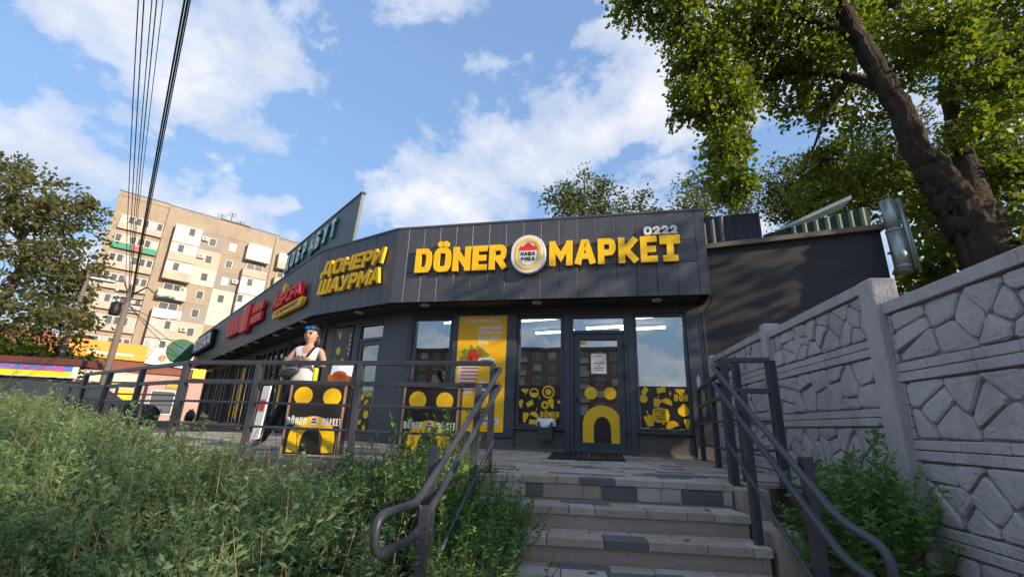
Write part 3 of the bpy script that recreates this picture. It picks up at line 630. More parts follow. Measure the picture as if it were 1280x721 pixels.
for zq in (.3, 1.25, 1.78): g = MB(); g.fbox(WF, -1.42, -1.36, -.02, .008, zq, zq + .09); g.build('hinge', MT['black'], door)
# lettering and stickers on the glass
def stick(F, poly, d, parent, mk='sticker', name='sticker', th=.002):
    b = MB(); b.prism(F, poly, d, d + th); return b.build(name, MT[mk], parent)
def arch_poly(c, z0, ro, ri, zc, n=16):
    o = [(c + ro * math.cos(math.pi * i / n), zc + ro * 1.0 * math.sin(math.pi * i / n)) for i in range(n + 1)]
    return [(c + ro, z0)] + o + [(c - ro, z0)], ri
def arch(F, c, z0, z1, ro, ri, d, parent, mk='sticker', th=.002):
    zc = z1 - ro; zi = z1 - (ro - ri) * 1.0 - ri * 1.35; n = 18; b = MB()
    O = [(c + ro, z0)] + [(c + ro * math.cos(math.pi * i / n), zc + ro * math.sin(math.pi * i / n)) for i in range(n + 1)] + [(c - ro, z0)]
    I = [(c + ri, z0)] + [(c + ri * math.cos(math.pi * i / n), zi + ri * 1.35 * math.sin(math.pi * i / n)) for i in range(n + 1)] + [(c - ri, z0)]
    m = len(O); vs = [F.pt(a, q, z) for q in (d, d + th) for L in (O, I) for a, z in L]; fs = []
    for i in range(m - 1): j = i + 1; fs += [(2 * m + i, 2 * m + j, 3 * m + j, 3 * m + i), (i, m + i, m + j, j), (i, j, 2 * m + j, 2 * m + i), (m + i, 3 * m + i, 3 * m + j, m + j)]
    b.add(vs, fs); return b.build('arch_sticker', MT[mk], parent)
DG = -.05
stick(WF, [(-2.165, .176), (-1.507, .176), (-1.507, .62), (-2.165, .62)], DG - .0005, leafd, 'film', 'dark_film', .0012)
arch(WF, -1.80, .178, .80, .335, .145, DG + .002, leafd)
for c in (-1.985, -1.655): stick(WF, circ(c, 1.005, .108), DG + .001, leafd, name='eye_sticker')
pp = MB(); pp.fbox(WF, -1.975, -1.705, DG, DG + .003, 1.345, 1.70); pap = pp.build('notice_paper', MT['white'], leafd)
for k in range(7):
    b = MB(); w_ = (.12, .17, .15, .2, .06, .18, .14)[k]; b.fbox(WF, -1.84 - w_ / 2, -1.84 + w_ / 2, DG + .003, DG + .0042, 1.65 - k * .042, 1.662 - k * .042); b.build('print', MT['red'] if k in (0, 2) else MT['black'] if k > 2 else MT['poster'], pap)
stick(WF, [(-2.16, 1.86), (-2.06, 1.86), (-2.06, 1.92), (-2.16, 1.92)], DG, leafd, name='price_sticker')
def rot(poly, a, c):
    ca, sa = math.cos(a), math.sin(a); return [(c[0] + (x - c[0]) * ca - (y - c[1]) * sa, c[1] + (x - c[0]) * sa + (y - c[1]) * ca) for x, y in poly]
def cup(a, z, w, h): return [(a - w * .3, z), (a + w * .3, z), (a + w * .5, z + h * .8), (a + w * .12, z + h * .8), (a + .0, z + h * 1.2), (a - w * .1, z + h * 1.18), (a + w * .0, z + h * .8), (a - w * .5, z + h * .8)]
def half(a, z, r): return [(a + r * math.cos(math.pi * i / 10), z + r * math.sin(math.pi * i / 10)) for i in range(11)]
def bolt(a, z, s): return [(a - .3 * s, z - .1 * s), (a + .15 * s, z + s), (a + .1 * s, z + .25 * s), (a + .4 * s, z + .25 * s), (a - .2 * s, z - .9 * s), (a - .05 * s, z - .1 * s)]
def wrap(a, z, w, h): return [(a - w * .18, z), (a + w * .18, z), (a + w * .5, z + h * .75), (a + w * .3, z + h), (a - w * .1, z + h * .92), (a - w * .42, z + h * .9), (a - w * .5, z + h * .7)]
def drop(a, z, r): return [(a + r * math.cos(R(q)) * (1 if q not in (90,) else 1), z + r * (1.25 if 60 < q < 120 else .9) * math.sin(R(q))) for q in range(0, 360, 24)]
def food(F, s0, s1, z0, z1, parent, items, d=DG, film=True):
    if film: stick(F, [(s0, z0), (s1, z0), (s1, z1), (s0, z1)], d - .0005, parent, 'film', 'dark_film', .0012)
    for kind, a, z, s_, ang in items:
        p = {'c': lambda: circ(a, z, s_, 18), 'h': lambda: half(a, z, s_), 'b': lambda: bolt(a, z, s_), 'w': lambda: wrap(a, z, s_, s_ * 1.7), 'u': lambda: cup(a, z, s_, s_ * 1.3), 'd': lambda: drop(a, z, s_),
             'r': lambda: [(a - s_, z - s_ * .5), (a + s_ * .7, z - s_ * .6), (a + s_, z + s_ * .5), (a - s_ * .8, z + s_ * .6)],
             's': lambda: [(a + s_ * 1.1 * math.cos(R(q)) * (1 if abs(math.cos(R(q))) < .8 else .95), z + s_ * .85 * math.sin(R(q))) for q in range(0, 360, 20)]}[kind]()
        if ang: p = rot(p, R(ang), (a, z))
        stick(F, p, d + .001, parent)
def slit(F, poly, parent, d=DG): return stick(F, poly, d + .0032, parent, 'film', 'sticker_print', .0008)
food(WF, -3.275, -2.525, .452, 1.12, w1, [('h', -3.17, 1.06, .07, 180), ('c', -3.0, .99, .085, 0), ('c', -2.74, 1.01, .115, 0), ('b', -3.15, .98, .05, -20), ('b', -2.9, .90, .05, 20), ('r', -3.07, .80, .075, 35), ('c', -2.80, .78, .07, 0), ('w', -2.66, .72, .11, 15), ('w', -3.24, .72, .09, 0), ('w', -3.17, .47, .11, -12), ('h', -3.0, .58, .085, -25), ('r', -3.0, .475, .09, 0), ('b', -2.95, .70, .045, 0), ('h', -2.62, .50, .06, 60), ('c', -2.55, .84, .03, 0)])
stick(WF, circ(-2.74, 1.01, .085, 20), DG + .0032, w1, 'film', 'sticker_print', .0008); stick(WF, circ(-2.74, 1.01, .055, 20), DG + .0042, w1, 'sticker', 'sticker_print', .0008)
text(WF, 'DÖNER', -2.88, .57, .10, .022, DG + .001, DG + .003, MT['sticker'], w1, 'sticker_letter', width=.34)
slit(WF, half(-3.0, .99, .06), w1); slit(WF, circ(-2.80, .78, .028, 12), w1)
food(WF, -1.158, -.385, .452, 1.14, wR, [('r', -1.07, 1.06, .075, 60), ('r', -.80, 1.08, .08, 15), ('h', -.49, 1.10, .085, 180), ('c', -1.10, .93, .07, 0), ('u', -.90, .80, .13, -15), ('h', -.73, .85, .095, -20), ('b', -.66, 1.02, .055, 0), ('u', -1.0, .48, .17, 12), ('d', -.46, .74, .095, 0), ('w', -.42, .455, .10, 0), ('h', -.65, .47, .11, 20), ('b', -.93, .74, .04, 10)])
stick(WF, [(-.83 + x, .66 + y) for x, y in [(-.13, -.09), (-.06, -.115), (.0, -.115), (.04, -.16), (.06, -.11), (.12, -.09), (.14, 0), (.12, .1), (0, .13), (-.12, .11), (-.14, 0)]], DG + .001, wR, name='speech_sticker')
for k, s_ in enumerate(('CMAЧHA', 'ЦE'.replace('Ц', 'П'), 'HA PAЗ', 'ДBA')): text(WF, s_, -.92, .725 - k * .045, .03, .006, DG + .003, DG + .004, MT['film'], wR, 'sticker_print', width=.17, join=True)
text(WF, 'DÖN', -.60, .90, .115, .026, DG + .001, DG + .003, MT['sticker'], wR, 'sticker_letter', width=.22)
food(WF, -5.40, -5.0, .24, 1.15, w0, [('c', -5.28, 1.02, .06, 0), ('h', -5.3, .82, .075, 0), ('r', -5.15, .74, .07, 20), ('c', -5.3, .63, .05, 0), ('b', -5.12, .98, .06, 0), ('w', -5.1, .30, .1, 0)])
text(WF, 'DÖNER', -5.38, .40, .09, .02, DG + .001, DG + .003, MT['sticker'], w0, 'sticker_letter', width=.32)
# poster on its grey board
pb = MB(); pb.fbox(WF, -4.60, -3.345, 0, .045, .20, 2.45); pbd = pb.build('poster_board', MT['frame'], shop, bevel=.004)
pb = MB(); pb.fbox(WF, -4.49, -3.53, .045, .052, .285, 2.41)
poster = tag(pb.build('poster', MT['poster']), 'tall yellow food poster with wrap picture on the grey wall board', 'poster')
PD = .052
text(WF, 'DÖNER', -4.36, 2.28, .075, .016, PD, PD + .002, MT['white'], poster, 'print', width=.29); text(WF, 'MAPKET', -3.96, 2.28, .075, .016, PD, PD + .002, MT['white'], poster, 'print', width=.30)
stick(WF, circ(-4.015, 2.318, .035, 12), PD, poster, 'white', 'print')
for k, s_ in enumerate(('CMAЧHИЙ', 'OFFEP HA', 'PAЗ-ДBA-', 'TPИ')): text(WF, s_, -4.08, 2.14 - k * .098, .072, .017, PD, PD + .002, MT['white'], poster, 'print', width=.46 if k < 3 else .19)
MT['lettuce'] = pm('print_lettuce', lin(120, 160, 40), .5, var=.3, scale=12); MT['tomato'] = pm('print_tomato', lin(205, 52, 30), .5, var=.2, scale=12); MT['meat'] = pm('print_meat', lin(176, 92, 40), .5, var=.35, scale=14); MT['paper'] = pm('print_wrapper', lin(236, 214, 200), .5)
stick(WF, [(-4.14 + (.27 + .05 * math.sin(k * 2.1)) * math.cos(R(k * 15)), 1.62 + (.2 + .05 * math.cos(k * 2.7)) * math.sin(R(k * 15))) for k in range(24)], PD, poster, 'lettuce', 'print_lettuce', .002)
for a, z, r_ in ((-4.17, 1.66, .11), (-4.05, 1.60, .07), (-4.24, 1.58, .06)): stick(WF, circ(a, z, r_, 16), PD + .0022, poster, 'tomato', 'print_tomato', .001)
for a, z, r_ in ((-4.04, 1.70, .07), (-4.11, 1.53, .08), (-3.98, 1.55, .055)): stick(WF, circ(a, z, r_, 16), PD + .0034, poster, 'meat', 'print_meat', .001)
stick(WF, [(-4.40, .95), (-4.16, .93), (-4.02, 1.42), (-4.10, 1.50), (-4.38, 1.50), (-4.46, 1.42)], PD + .0046, poster, 'paper', 'print_wrapper', .001)
for k in range(7): stick(WF, [(-4.41 + .005 * k, 1.00 + k * .066), (-4.10 + .012 * k, 1.0 + k * .066), (-4.10 + .012 * k, 1.022 + k * .066), (-4.41 + .005 * k, 1.022 + k * .066)], PD + .0058, poster, 'tomato' if k % 2 else 'meat', 'print_stripe', .001)
stick(WF, [(-3.9 + .16 * math.cos(R(k * 20)) * 1.0, 1.55 + .055 * (1 if math.sin(R(k * 20)) > 0 else -1) * min(1, abs(math.sin(R(k * 20))) * 2)) for k in range(18)], PD + .0046, poster, 'white', 'print_bubble', .001)
text(WF, 'БEPEMO', -4.0, 1.533, .034, .008, PD + .0058, PD + .0064, MT['black'], poster, 'print', width=.2, join=True)
text(WF, '39', -4.02, .90, .27, .062, PD, PD + .002, MT['white'], poster, 'print', width=.34)
for k in range(5): stick(WF, rot(cup(-3.72, .98, .09, .2), R(-25 + 10 * k), (-3.72 - .12 + .06 * k, .95)), PD + .003 + .0008 * k, poster, 'meat' if k % 2 else 'sticker', 'print_fries', .0006)
stick(WF, [(-3.98 + x, .42 + y) for x, y in ((0, 0), (.36, 0), (.39, .05), (.36, .1), (0, .1), (-.03, .05))], PD + .001, poster, 'white', 'print_bubble'); text(WF, 'ПOBTOPИ', -3.94, .447, .045, .01, PD + .0032, PD + .004, MT['black'], poster, 'print', width=.27, join=True)
# middle bay: glazed door and tall banner
dm = MB(); i, o = rect_ring(.862, 1.698, .02, 2.415, .055); dm.ring(WM, i, o, -.13, -.005); dm.fbox(WM, .915, 1.643, -.12, -.015, 2.02, 2.09); md = dm.build('door', MT['frame'], shop, bevel=.006)
lf = MB(); i, o = rect_ring(.93, 1.63, .06, 2.015, .085); lf.ring(WM, i, o, -.09, -.02); lf.build('door_leaf', MT['frame'], md, bevel=.006)
for z0, z1 in ((.14, 1.94), (2.085, 2.365)): g = MB(); g.fbox(WM, 1.01 if z1 < 2 else .91, 1.55 if z1 < 2 else 1.65, -.06, -.052, z0, z1); g.build('pane', MT['glass'], md)
food(WM, 1.05, 1.5, .15, .98, md, [('c', 1.2, .86, .06, 0), ('h', 1.36, .74, .07, 30), ('w', 1.15, .5, .1, 0), ('c', 1.38, .52, .08, 0), ('r', 1.2, .36, .07, 30), ('u', 1.36, .2, .1, 0), ('b', 1.28, .66, .05, 0)])
text(WM, 'DÖN', 1.22, .87, .10, .022, DG + .001, DG + .003, MT['sticker'], md, 'sticker_letter', width=.26)
stick(WM, [(1.04, 1.86), (1.14, 1.86), (1.14, 1.92), (1.04, 1.92)], DG, md, name='price_sticker')
bn = MB(); bn.fbox(WM, .10, .70, .002, .02, .10, 2.38); ban = bn.build('banner_panel', MT['film'], shop)
food(WM, .1, .68, .15, 2.3, ban, [('w', .30, 2.12, .11, 20), ('c', .28, 1.86, .085, 0), ('r', .45, 1.62, .08, 50), ('h', .25, 1.42, .09, 20), ('w', .42, 1.16, .10, -20), ('c', .55, 1.05, .07, 0), ('r', .22, 1.02, .10, 30), ('h', .44, .88, .09, 0), ('c', .24, .72, .07, 0), ('u', .45, .48, .13, 0), ('w', .22, .38, .1, 10), ('b', .55, 1.9, .06, 0), ('b', .2, 1.68, .06, 20), ('r', .5, .28, .08, -20)], d=.0215, film=False)
for k in range(5): stick(WM, [(.62, 1.75 + k * .1), (.66, 1.75 + k * .1), (.66, 1.81 + k * .1), (.62, 1.81 + k * .1)], .021, ban, 'white', 'print')
g = MB(); g.tube([WM.pt(-.22, .06, .05), WM.pt(-.22, .06, 2.5), WM.pt(-.22, .2, 2.58)], .035, 10); g.build('downpipe', MT['frame'], shop, True)
# left bays
s = -1.0; k = 0
while s > LEND + 1.4:
    wq = window(WLf, s - 1.16, s - .02, .10, 2.415, 'glass_dark', [s - .59], True, .05)
    if k % 3 == 1:
        b = MB(); b.fbox(WLf, s - 1.40, s - 1.18, -.02, .03, .0, 2.42); b.build('pilaster', MT['wall'], shop); s -= .22
    if k in (2, 6): stick(WLf, [(s - .5, .3), (s - .2, .3), (s - .2, 2.1), (s - .5, 2.1)], DG, wq, 'sticker', 'window_banner')
    if k in (0, 4): stick(WLf, [(s - .95, .9), (s - .7, .9), (s - .7, 1.3), (s - .95, 1.3)], DG, wq, 'sticker' if k else 'white', 'window_poster')
    s -= 1.18; k += 1
# right-hand wall, coping and roof sheets
FR = Fr((3.40, 7.53), (2.62, -.86)); LR = 2.75
mb = MB(); p = FR.pt
mb.hexa([p(-.1, 0, -.4), p(LR, 0, -.4), p(LR, -.25, -.4), p(-.1, -.25, -.4), p(-.1, 0, 3.62), p(LR, 0, 3.74), p(LR, -.25, 3.74), p(-.1, -.25, 3.62)])
mb.build('side_wall', MT['wall'], shop)
mb = MB(); mb.hexa([p(-.1, .10, 3.56), p(LR + .05, .10, 3.68), p(LR + .05, -.5, 3.72), p(-.1, -.5, 3.60), p(-.1, .10, 3.645), p(LR + .05, .10, 3.765), p(LR + .05, -.5, 3.80), p(-.1, -.5, 3.68)]); mb.build('coping', MT['coping'], shop)
def corr(F, s0, s1, d, za0, za1, zb0, zb1, pitch, amp, mat, name, parent):
    n = int((s1 - s0) / pitch * 4); vs = []; prof = (0, 0, 1, 1)
    for i in range(n + 1):
        f = i / n; a = s0 + (s1 - s0) * f; dd = d + amp * prof[i % 4]
        zlo, zhi = za0 + (za1 - za0) * f, zb0 + (zb1 - zb0) * f
        vs += [F.pt(a, dd, zlo), F.pt(a, dd, zhi), F.pt(a, dd - .012, zlo), F.pt(a, dd - .012, zhi)]
    b = MB(); fs = []
    for i in range(n):
        q = 4 * i; r_ = q + 4; fs += [(q, r_, r_ + 1, q + 1), (q + 2, q + 3, r_ + 3, r_ + 2), (q + 1, r_ + 1, r_ + 3, q + 3)]
    b.add(vs, fs); return b.build(name, mat, parent)
corr(FR, .02, 1.12, -.42, 3.62, 3.70, 4.42, 4.40, .16, .03, MT['bluecor'], 'corrugated_sheet', shop)
corr(FR, 1.16, 2.86, -.50, 3.74, 3.80, 3.98, 4.36, .18, .035, MT['greencor'], 'corrugated_sheet', shop)
mb = MB(); mb.hexa([p(1.45, -.42, 4.02), p(2.62, -.40, 4.50), p(2.62, -.85, 4.53), p(1.45, -.85, 4.05), p(1.45, -.42, 4.07), p(2.62, -.40, 4.57), p(2.62, -.85, 4.60), p(1.45, -.85, 4.10)]); mb.build('roof_sheet', MT['galv'], shop)
# rooftop chimney pipe
pa, pb_ = at(1108, 252, 6.45), at(1131, 341, 6.35)
mb = MB(); mb.tube([pa, pa + (pb_ - pa) * .45], .10, 14); mb.tube([pa + (pb_ - pa) * .43, pb_], .108, 14); pipe = mb.build('downpipe', MT['galv'], shop, True)
for dx, f0, f1, rr in ((.15, -.02, .95, .035), (.20, .25, 1.0, .022)):
    b = MB(); o_ = np.array([dx, -.05, .0]); b.tube([pa + o_ + (pb_ - pa) * f0, pa + o_ + (pb_ - pa) * f1], rr, 10); b.build('thin_pipe', MT['galv'], pipe, True)
for f in (.44, .93): b = MB(); q = pa + (pb_ - pa) * f; dq = (pb_ - pa) / np.linalg.norm(pb_ - pa); b.tube([q - dq * .02, q + dq * .02], .114, 14); b.build('pipe_clamp', MT['galv'], pipe, True)
# cable at the right corner
mb = MB(); mb.tube([WF.pt(.02, .5, 2.56), WF.pt(.03, .45, 2.48), WF.pt(.0, .04, 2.42), WF.pt(-.06, .02, 2.38), WF.pt(-.05, .015, .6)], .008, 6); mb.build('cable', MT['black'], shop, True)
# soffit downlights
for q in [(531, 381.5), (671, 378.5), (821, 375), (449, 390.5), (379, 402), (362, 410), (345, 419), (320, 428), (308, 432), (290, 440), (281, 443)]:
    c = onz(*q, ZB); b = MB(); b.lathe((c[0], c[1], ZB - .012), [(.05, .012), (.052, .004), (.075, 0), (.082, .006), (.082, .03)], 18); dl = b.build('downlight', MT['white'], sof, True)
    b = MB(); b.lathe((c[0], c[1], ZB - .004), [(.048, 0), (.048, .01)], 16); b.build('lens', MT['black'], dl)

# ------------------------------------------------------------------ signs on the fascia
sg = thing('shop_sign', 'large yellow block letters reading DÖNER МАРКЕТ on the front fascia', 'sign', FF.pt(-2.8, .05, 3.1))
text(FF, 'DÖNER', -5.22, 3.105, .485, .112, .03, .08, [MT['yellow']], sg, width=1.80, gap=.075)
text(FF, 'MAPKEŦ', -2.64, 3.125, .475, .110, .03, .08, [MT['yellow']], sg, width=2.22, gap=.085)
def capsule(c, z, w, h, n=12):
    r = w / 2; return [(c + r * math.cos(R(180 * i / n)), z + h / 2 - r + r * math.sin(R(180 * i / n))) for i in range(n + 1)] + [(c - r * math.cos(R(180 * i / n)), z - h / 2 + r - r * math.sin(R(180 * i / n))) for i in range(n + 1)]
lg = MB(); lg.prism(FF, capsule(-3.015, 3.36, .63, .735), .03, .13); logo = tag(lg.build('emblem', MT['white'], bevel=.008), 'white capsule emblem with yellow ring and red crest between the sign words', 'emblem')
b = MB(); b.ring(FF, capsule(-3.015, 3.36, .385, .51), capsule(-3.015, 3.36, .475, .60), .13, .136); b.build('yellow_ring', MT['yellow'], logo)
b = MB(); b.ring(FF, capsule(-3.015, 3.36, .33, .45), capsule(-3.015, 3.36, .342, .462), .13, .134); b.build('thin_ring', MT['black'], logo)
b = MB(); cst = [(-3.15, 3.43), (-2.88, 3.43)] + [(-2.88 + .03 * math.cos(R(q)), 3.465 + .04 * math.sin(R(q))) for q in range(-60, 120, 30)] + [(-2.93 - .0, 3.51)] + [(-3.015 + .055 * math.cos(R(q)), 3.53 + .045 * math.sin(R(q))) for q in range(20, 161, 35)] + [(-3.10, 3.51)] + [(-3.15 + .03 * math.cos(R(q)), 3.465 + .04 * math.sin(R(q))) for q in range(60, 240, 30)]
b.prism(FF, cst, .13, .1365); b.build('red_crest', MT['red'], logo)
text(FF, 'HAШA', -3.145, 3.325, .075, .015, .13, .135, MT['black'], logo, width=.26, gap=.15, join=True); text(FF, 'PЯБA', -3.14, 3.225, .075, .015, .13, .135, MT['black'], logo, width=.25, gap=.15, join=True)
nb = thing('number_sign', 'white digits 0222 above the end of the yellow sign', 'sign', FF.pt(-.7, .05, 3.62))
text(FF, '0222', -1.0, 3.625, .155, .043, .03, .075, MT['white'], nb, 'digit', width=.55, gap=.08)
ds = thing('shawarma_sign', 'slanted two-line yellow lettering ДОНЕРИ ШАУРМА on the angled fascia bay', 'sign', FM.pt(1.2, .05, 3.0))
text(FM, 'ДOHEPИ', .24, 3.385, .335, .072, .03, .09, MT['yellow'], ds, width=1.98, gap=.11, shear=.2); text(FM, 'ШAУPMA', .22, 2.97, .335, .072, .03, .09, MT['yellow'], ds, width=1.98, gap=.11, shear=.2)
av = thing('red_script_sign', 'red lettering АВРОРА over a yellow capsule plate on the long fascia', 'sign', FL.pt(-1.6, .05, 2.9))
text(FL, 'A', -2.86, 3.10, .46, .10, .05, .16, MT['red'], av, shear=.2); text(FL, 'BPOPA', -2.40, 3.12, .34, .08, .05, .16, MT['red'], av, width=1.82, gap=.09, shear=.2)
b = MB(); b.prism(FL, [(-2.7 + x, y) for x, y in [(0, 2.86), (2.15, 2.86), (2.28, 2.91), (2.32, 2.99), (2.28, 3.06), (.1, 3.06), (-.06, 2.98)]], .04, .13); cap_ = b.build('yellow_plate', MT['yellow'], av)
text(FL, 'CУПEPMAPKET', -2.5, 2.91, .105, .02, .13, .136, MT['black'], cap_, width=1.85, gap=.12, join=True)
b = MB(); b.prism(FL, circ(-2.15, 3.60, .13, 16), .04, .12); b.build('yellow_disc', MT['yellow'], av)
rs = thing('red_block_sign', 'red raised block sign with pale letters far along the long fascia', 'sign', FL.pt(-6.4, .05, 3.0))
MT['palered'] = pm('sign_pale_red', lin(238, 120, 110), .5)
for a, z, w, h in ((-8.9, 3.05, .55, .62), (-8.25, 3.05, .5, .62), (-7.65, 3.05, .5, .62), (-7.05, 3.05, .4, .62)):
    b = MB(); b.fbox(FL, a, a + w, .04, .13, z, z + h); q = b.build('letter_block', MT['red'], rs, bevel=.02)
    for j in range(2): b = MB(); b.fbox(FL, a + .12 + j * .2, a + .19 + j * .2, .13, .136, z + .1, z + h - .1); b.build('letter_stroke', MT['palered'], q)
b = MB(); b.fbox(FL, -6.45, -5.55, .04, .17, 2.92, 3.82); q = b.build('centre_block', MT['red'], rs, bevel=.03)
b = MB(); b.fbox(FL, -6.25, -5.95, .17, .177, 3.0, 3.74); b.build('centre_stripe', MT['palered'], q)
for r_ in range(2):
    for j in range(3):
        b = MB(); b.fbox(FL, -5.35 + j * .42, -4.97 + j * .42, .04, .12, 3.06 + r_ * .33, 3.34 + r_ * .33); q = b.build('letter_block', MT['red'], rs, bevel=.015)
        b = MB(); b.fbox(FL, -5.28 + j * .42, -5.04 + j * .42, .12, .126, 3.16 + r_ * .33, 3.24 + r_ * .33); b.build('letter_stroke', MT['palered'], q)
aps = thing('pharmacy_sign', 'white letters АПТЕКА on a dark box at the far fascia end', 'sign', FL.pt(-14, .05, 3.1))
b = MB(); b.fbox(FL, -16.4, -11.75, .02, .16, 3.08, 3.82); b.build('sign_box', MT['fascia_dark'], aps)
text(FL, 'AПTEKA', -16.2, 3.18, .54, .12, .16, .22, MT['white'], aps, width=4.25, gap=.25)
# roof blade sign
FB = FL.back(.42)
bl = thing('roof_sign', 'tall grey rooftop board with white and teal letters ДОБРОБУТ', 'sign', FB.pt(-1.8, 0, 3.8))
b = MB(); b.prism(FB, [(-4.75, 3.8), (.60, 3.8), (.80, 5.42), (-4.75, 5.38)], -.07, 0); brd = b.build('sign_board', pm('board_blue_grey', (.085, .115, .13), .5), bl)
b = MB(); b.prism(FB, [(-4.78, 5.38), (.83, 5.421), (.84, 5.46), (-4.78, 5.42)], -.09, .02); b.build('board_cap', MT['fascia'], brd)
for k, (c, w) in enumerate(zip('ДOБPOБУT', (.62, .5, .48, .48, .62, .48, .5, .48))):
    a = -4.55 + k * .535
    if k == 4:
        b = MB(); b.prism(FB, circ(a + .24, 4.97, .30, 18), .0, .06); q = b.build('emblem_disc', MT['teal'], bl)
        for j in range(3): b = MB(); b.prism(FB, rot(circ(a + .24, 5.03, .05, 10, .10), R(120 * j), (a + .24, 4.93)), .06, .067); b.build('petal', MT['white'], q)
    else:
        b = MB(); glyph(b, FB, c, a, 4.72, .50, .12, .0, .06, .1, .82); q = b.build('letter', MT['teal'], bl)
        b = MB(); glyph(b, FB, c, a + .015, 4.735, .48, .1, .0625, .07, .1, .82); b.build('letter_face', MT['white'], q)
# round green projecting sign
rc = at(226, 439, 21.6); FG = Fr((rc[0], rc[1]), (.8, .6))
rg = thing('round_sign', 'round dark green sign projecting beside the far end of the shop', 'sign', rc)
b = MB(); b.prism(FG, circ(0, rc[2], .58, 28), -.08, .08); dsk = b.build('disc', pm('round_sign_green', lin(10, 84, 60), .45), rg)
b = MB(); b.prism(FG, rot(circ(0, rc[2] + .12, .10, 12, .2), R(35), (0, rc[2])), .08, .09); b.prism(FG, rot(circ(0, rc[2] + .12, .09, 12, .18), R(-50), (0, rc[2])), .0801, .0915); b.build('leaf_mark', pm('round_sign_blue', lin(20, 92, 110), .5), dsk)
b = MB(); b.tube([rc + np.array([0, .05, .3]), FL.pt(LEND, -.02, rc[2] + .3)], .03, 8); b.build('bracket', MT['rail'], rg, True)

# ------------------------------------------------------------------ railings
def railing(name, label, pts, zs, hpost, extra=True, group=None, post=.06, rail=.045, zbase=0.0, posts=None):
    t = thing(name, label, 'railing', (pts[0][0], pts[0][1], zbase), group)
    for a, b in zip(pts[:-1], pts[1:]):
        a, b = np.array(a, float), np.array(b, float)
        for k, z in enumerate(zs):
            q = MB(); zz_ = z if k else z - rail / 2
            q.bar((*a, z), (*b, z), rail if k else rail * 1.15, rail * (1.0 if k == 0 else (1.0 if k == 1 else .55))); q.build('rail', MT['rail'], t, bevel=.004)
    for p_ in (posts or pts):
        q = MB(); q.bar((p_[0], p_[1], zbase), (p_[0], p_[1], zs[0] - .005), post, post, (1, 0, 0)); po = q.build('post', MT['rail'], t, bevel=.005)
        q = MB(); q.box((p_[0] - .06, p_[1] - .06, zbase - .001), (p_[0] + .06, p_[1] + .06, zbase + .009)); q.build('base_plate', MT['rail'], po)
    return t
RP = [(-.15, 4.30), (-3.69, 5.20), (-6.93, 7.49)]
P1 = [RP[0], (-1.52, 4.65), (-2.73, 4.956), RP[1]]
railing('terrace_railing', 'grey square-tube railing along the terrace edge above the weeds', P1, (.965, .755, .54, .30), .96)
railing('terrace_railing', 'grey railing stretch turning away to the far left of the terrace', [(-3.73, 5.25), (-4.86, 6.05), (-5.98, 6.86), (-6.93, 7.51)], (.962, .752, .538, .298), .96)
# far ramp railings
rp = [at(212, 463, 12), at(150, 490, 12.6)]
railing('ramp_railing', 'far ramp railing with sloping rails behind the terrace railing', [(-8.4, 12.0), (-9.6, 12.2), (-11.0, 12.6)], (1.15, .85, .6), 1.1)
railing('ramp_railing', 'low double-bar railing beside the parked dark car', [(-11.2, 13.2), (-12.4, 13.6), (-13.5, 14.2)], (1.05, .75, .5), 1.0)
# right side of the landing
railing('landing_railing', 'grey railing from the shop corner along the right side of the landing', [(3.07, 7.35), (2.62, 5.85), (2.20, 4.35)], (1.06, .80, .54, .24), 1.05)
railing('landing_railing', 'short four-bar railing panel between the stair post and the concrete fence', [(1.985, 4.16), (2.36, 4.04)], (1.055, .78, .52, .28), 1.05, post=.07, zbase=-.02)
def handrail(name, label, top, bot, ext, posts, drop=.155, r=.019, hook=None):
    t = thing(name, label, 'handrail', (bot[0], bot[1], -.9))
    top, bot, ext = map(np.array, (top, bot, ext)); dn = np.array([0, 0, -drop])
    def rnd_path(P, rad=.07):
        o = [P[0]]
        for i in range(1, len(P) - 1):
            a, b, c = map(np.array, (P[i - 1], P[i], P[i + 1])); u1 = (a - b) / np.linalg.norm(a - b); u2 = (c - b) / np.linalg.norm(c - b); rr = min(rad, np.linalg.norm(a - b) * .45, np.linalg.norm(c - b) * .45)
            for f in np.linspace(0, 1, 6): o.append((1 - f) ** 2 * (b + u1 * rr) + 2 * f * (1 - f) * b + f * f * (b + u2 * rr))
        return o + [P[-1]]
    side = hook if hook is not None else np.array([.09, .10, -.01])
    loop = [top + side + np.array([0, 0, -.0]), top, bot, ext, ext + dn, bot + dn + np.array([0, 0, .0]), top + dn, top + dn + side]
    b = MB(); b.tube(rnd_path([np.array(p, float) for p in loop]), r, 12); b.build('hand_bar', MT['rail'], t, True)
    b = MB(); a = top + (bot - top) * .12 + np.array([0, 0, -.52]); c = top + (bot - top) * .95 + np.array([0, 0, -.50]); b.tube([a, c], .012, 8); b.build('lower_bar', MT['rail'], t, True)
    for f, off in posts:
        p_ = top + (bot - top) * f + np.array(off); g_ = -1.12
        b = MB(); b.bar((p_[0], p_[1], g_), (p_[0], p_[1], p_[2] + .02), .055, .055, (1, 0, 0)); po = b.build('post', MT['rail'], t, bevel=.005)
        for dz in (-.03, -.03 - drop):
            q = np.array([p_[0], p_[1], p_[2] + dz]); e_ = top + (bot - top) * f + np.array([0, 0, dz + .012]); b = MB(); b.tube([q, e_], .009, 6); b.build('bracket', MT['rail'], po, True)
handrail('stair_handrail', 'left tubular handrail with a looped end rising out of the weeds', (-.07, 4.16, .905), (-.42, 2.38, .03), (-.53, 2.08, .02), [(.28, (-.07, 0, .03)), (.80, (-.06, 0, .05)), (.99, (.03, .03, -.05))], hook=np.array([-.05, .12, 0]))
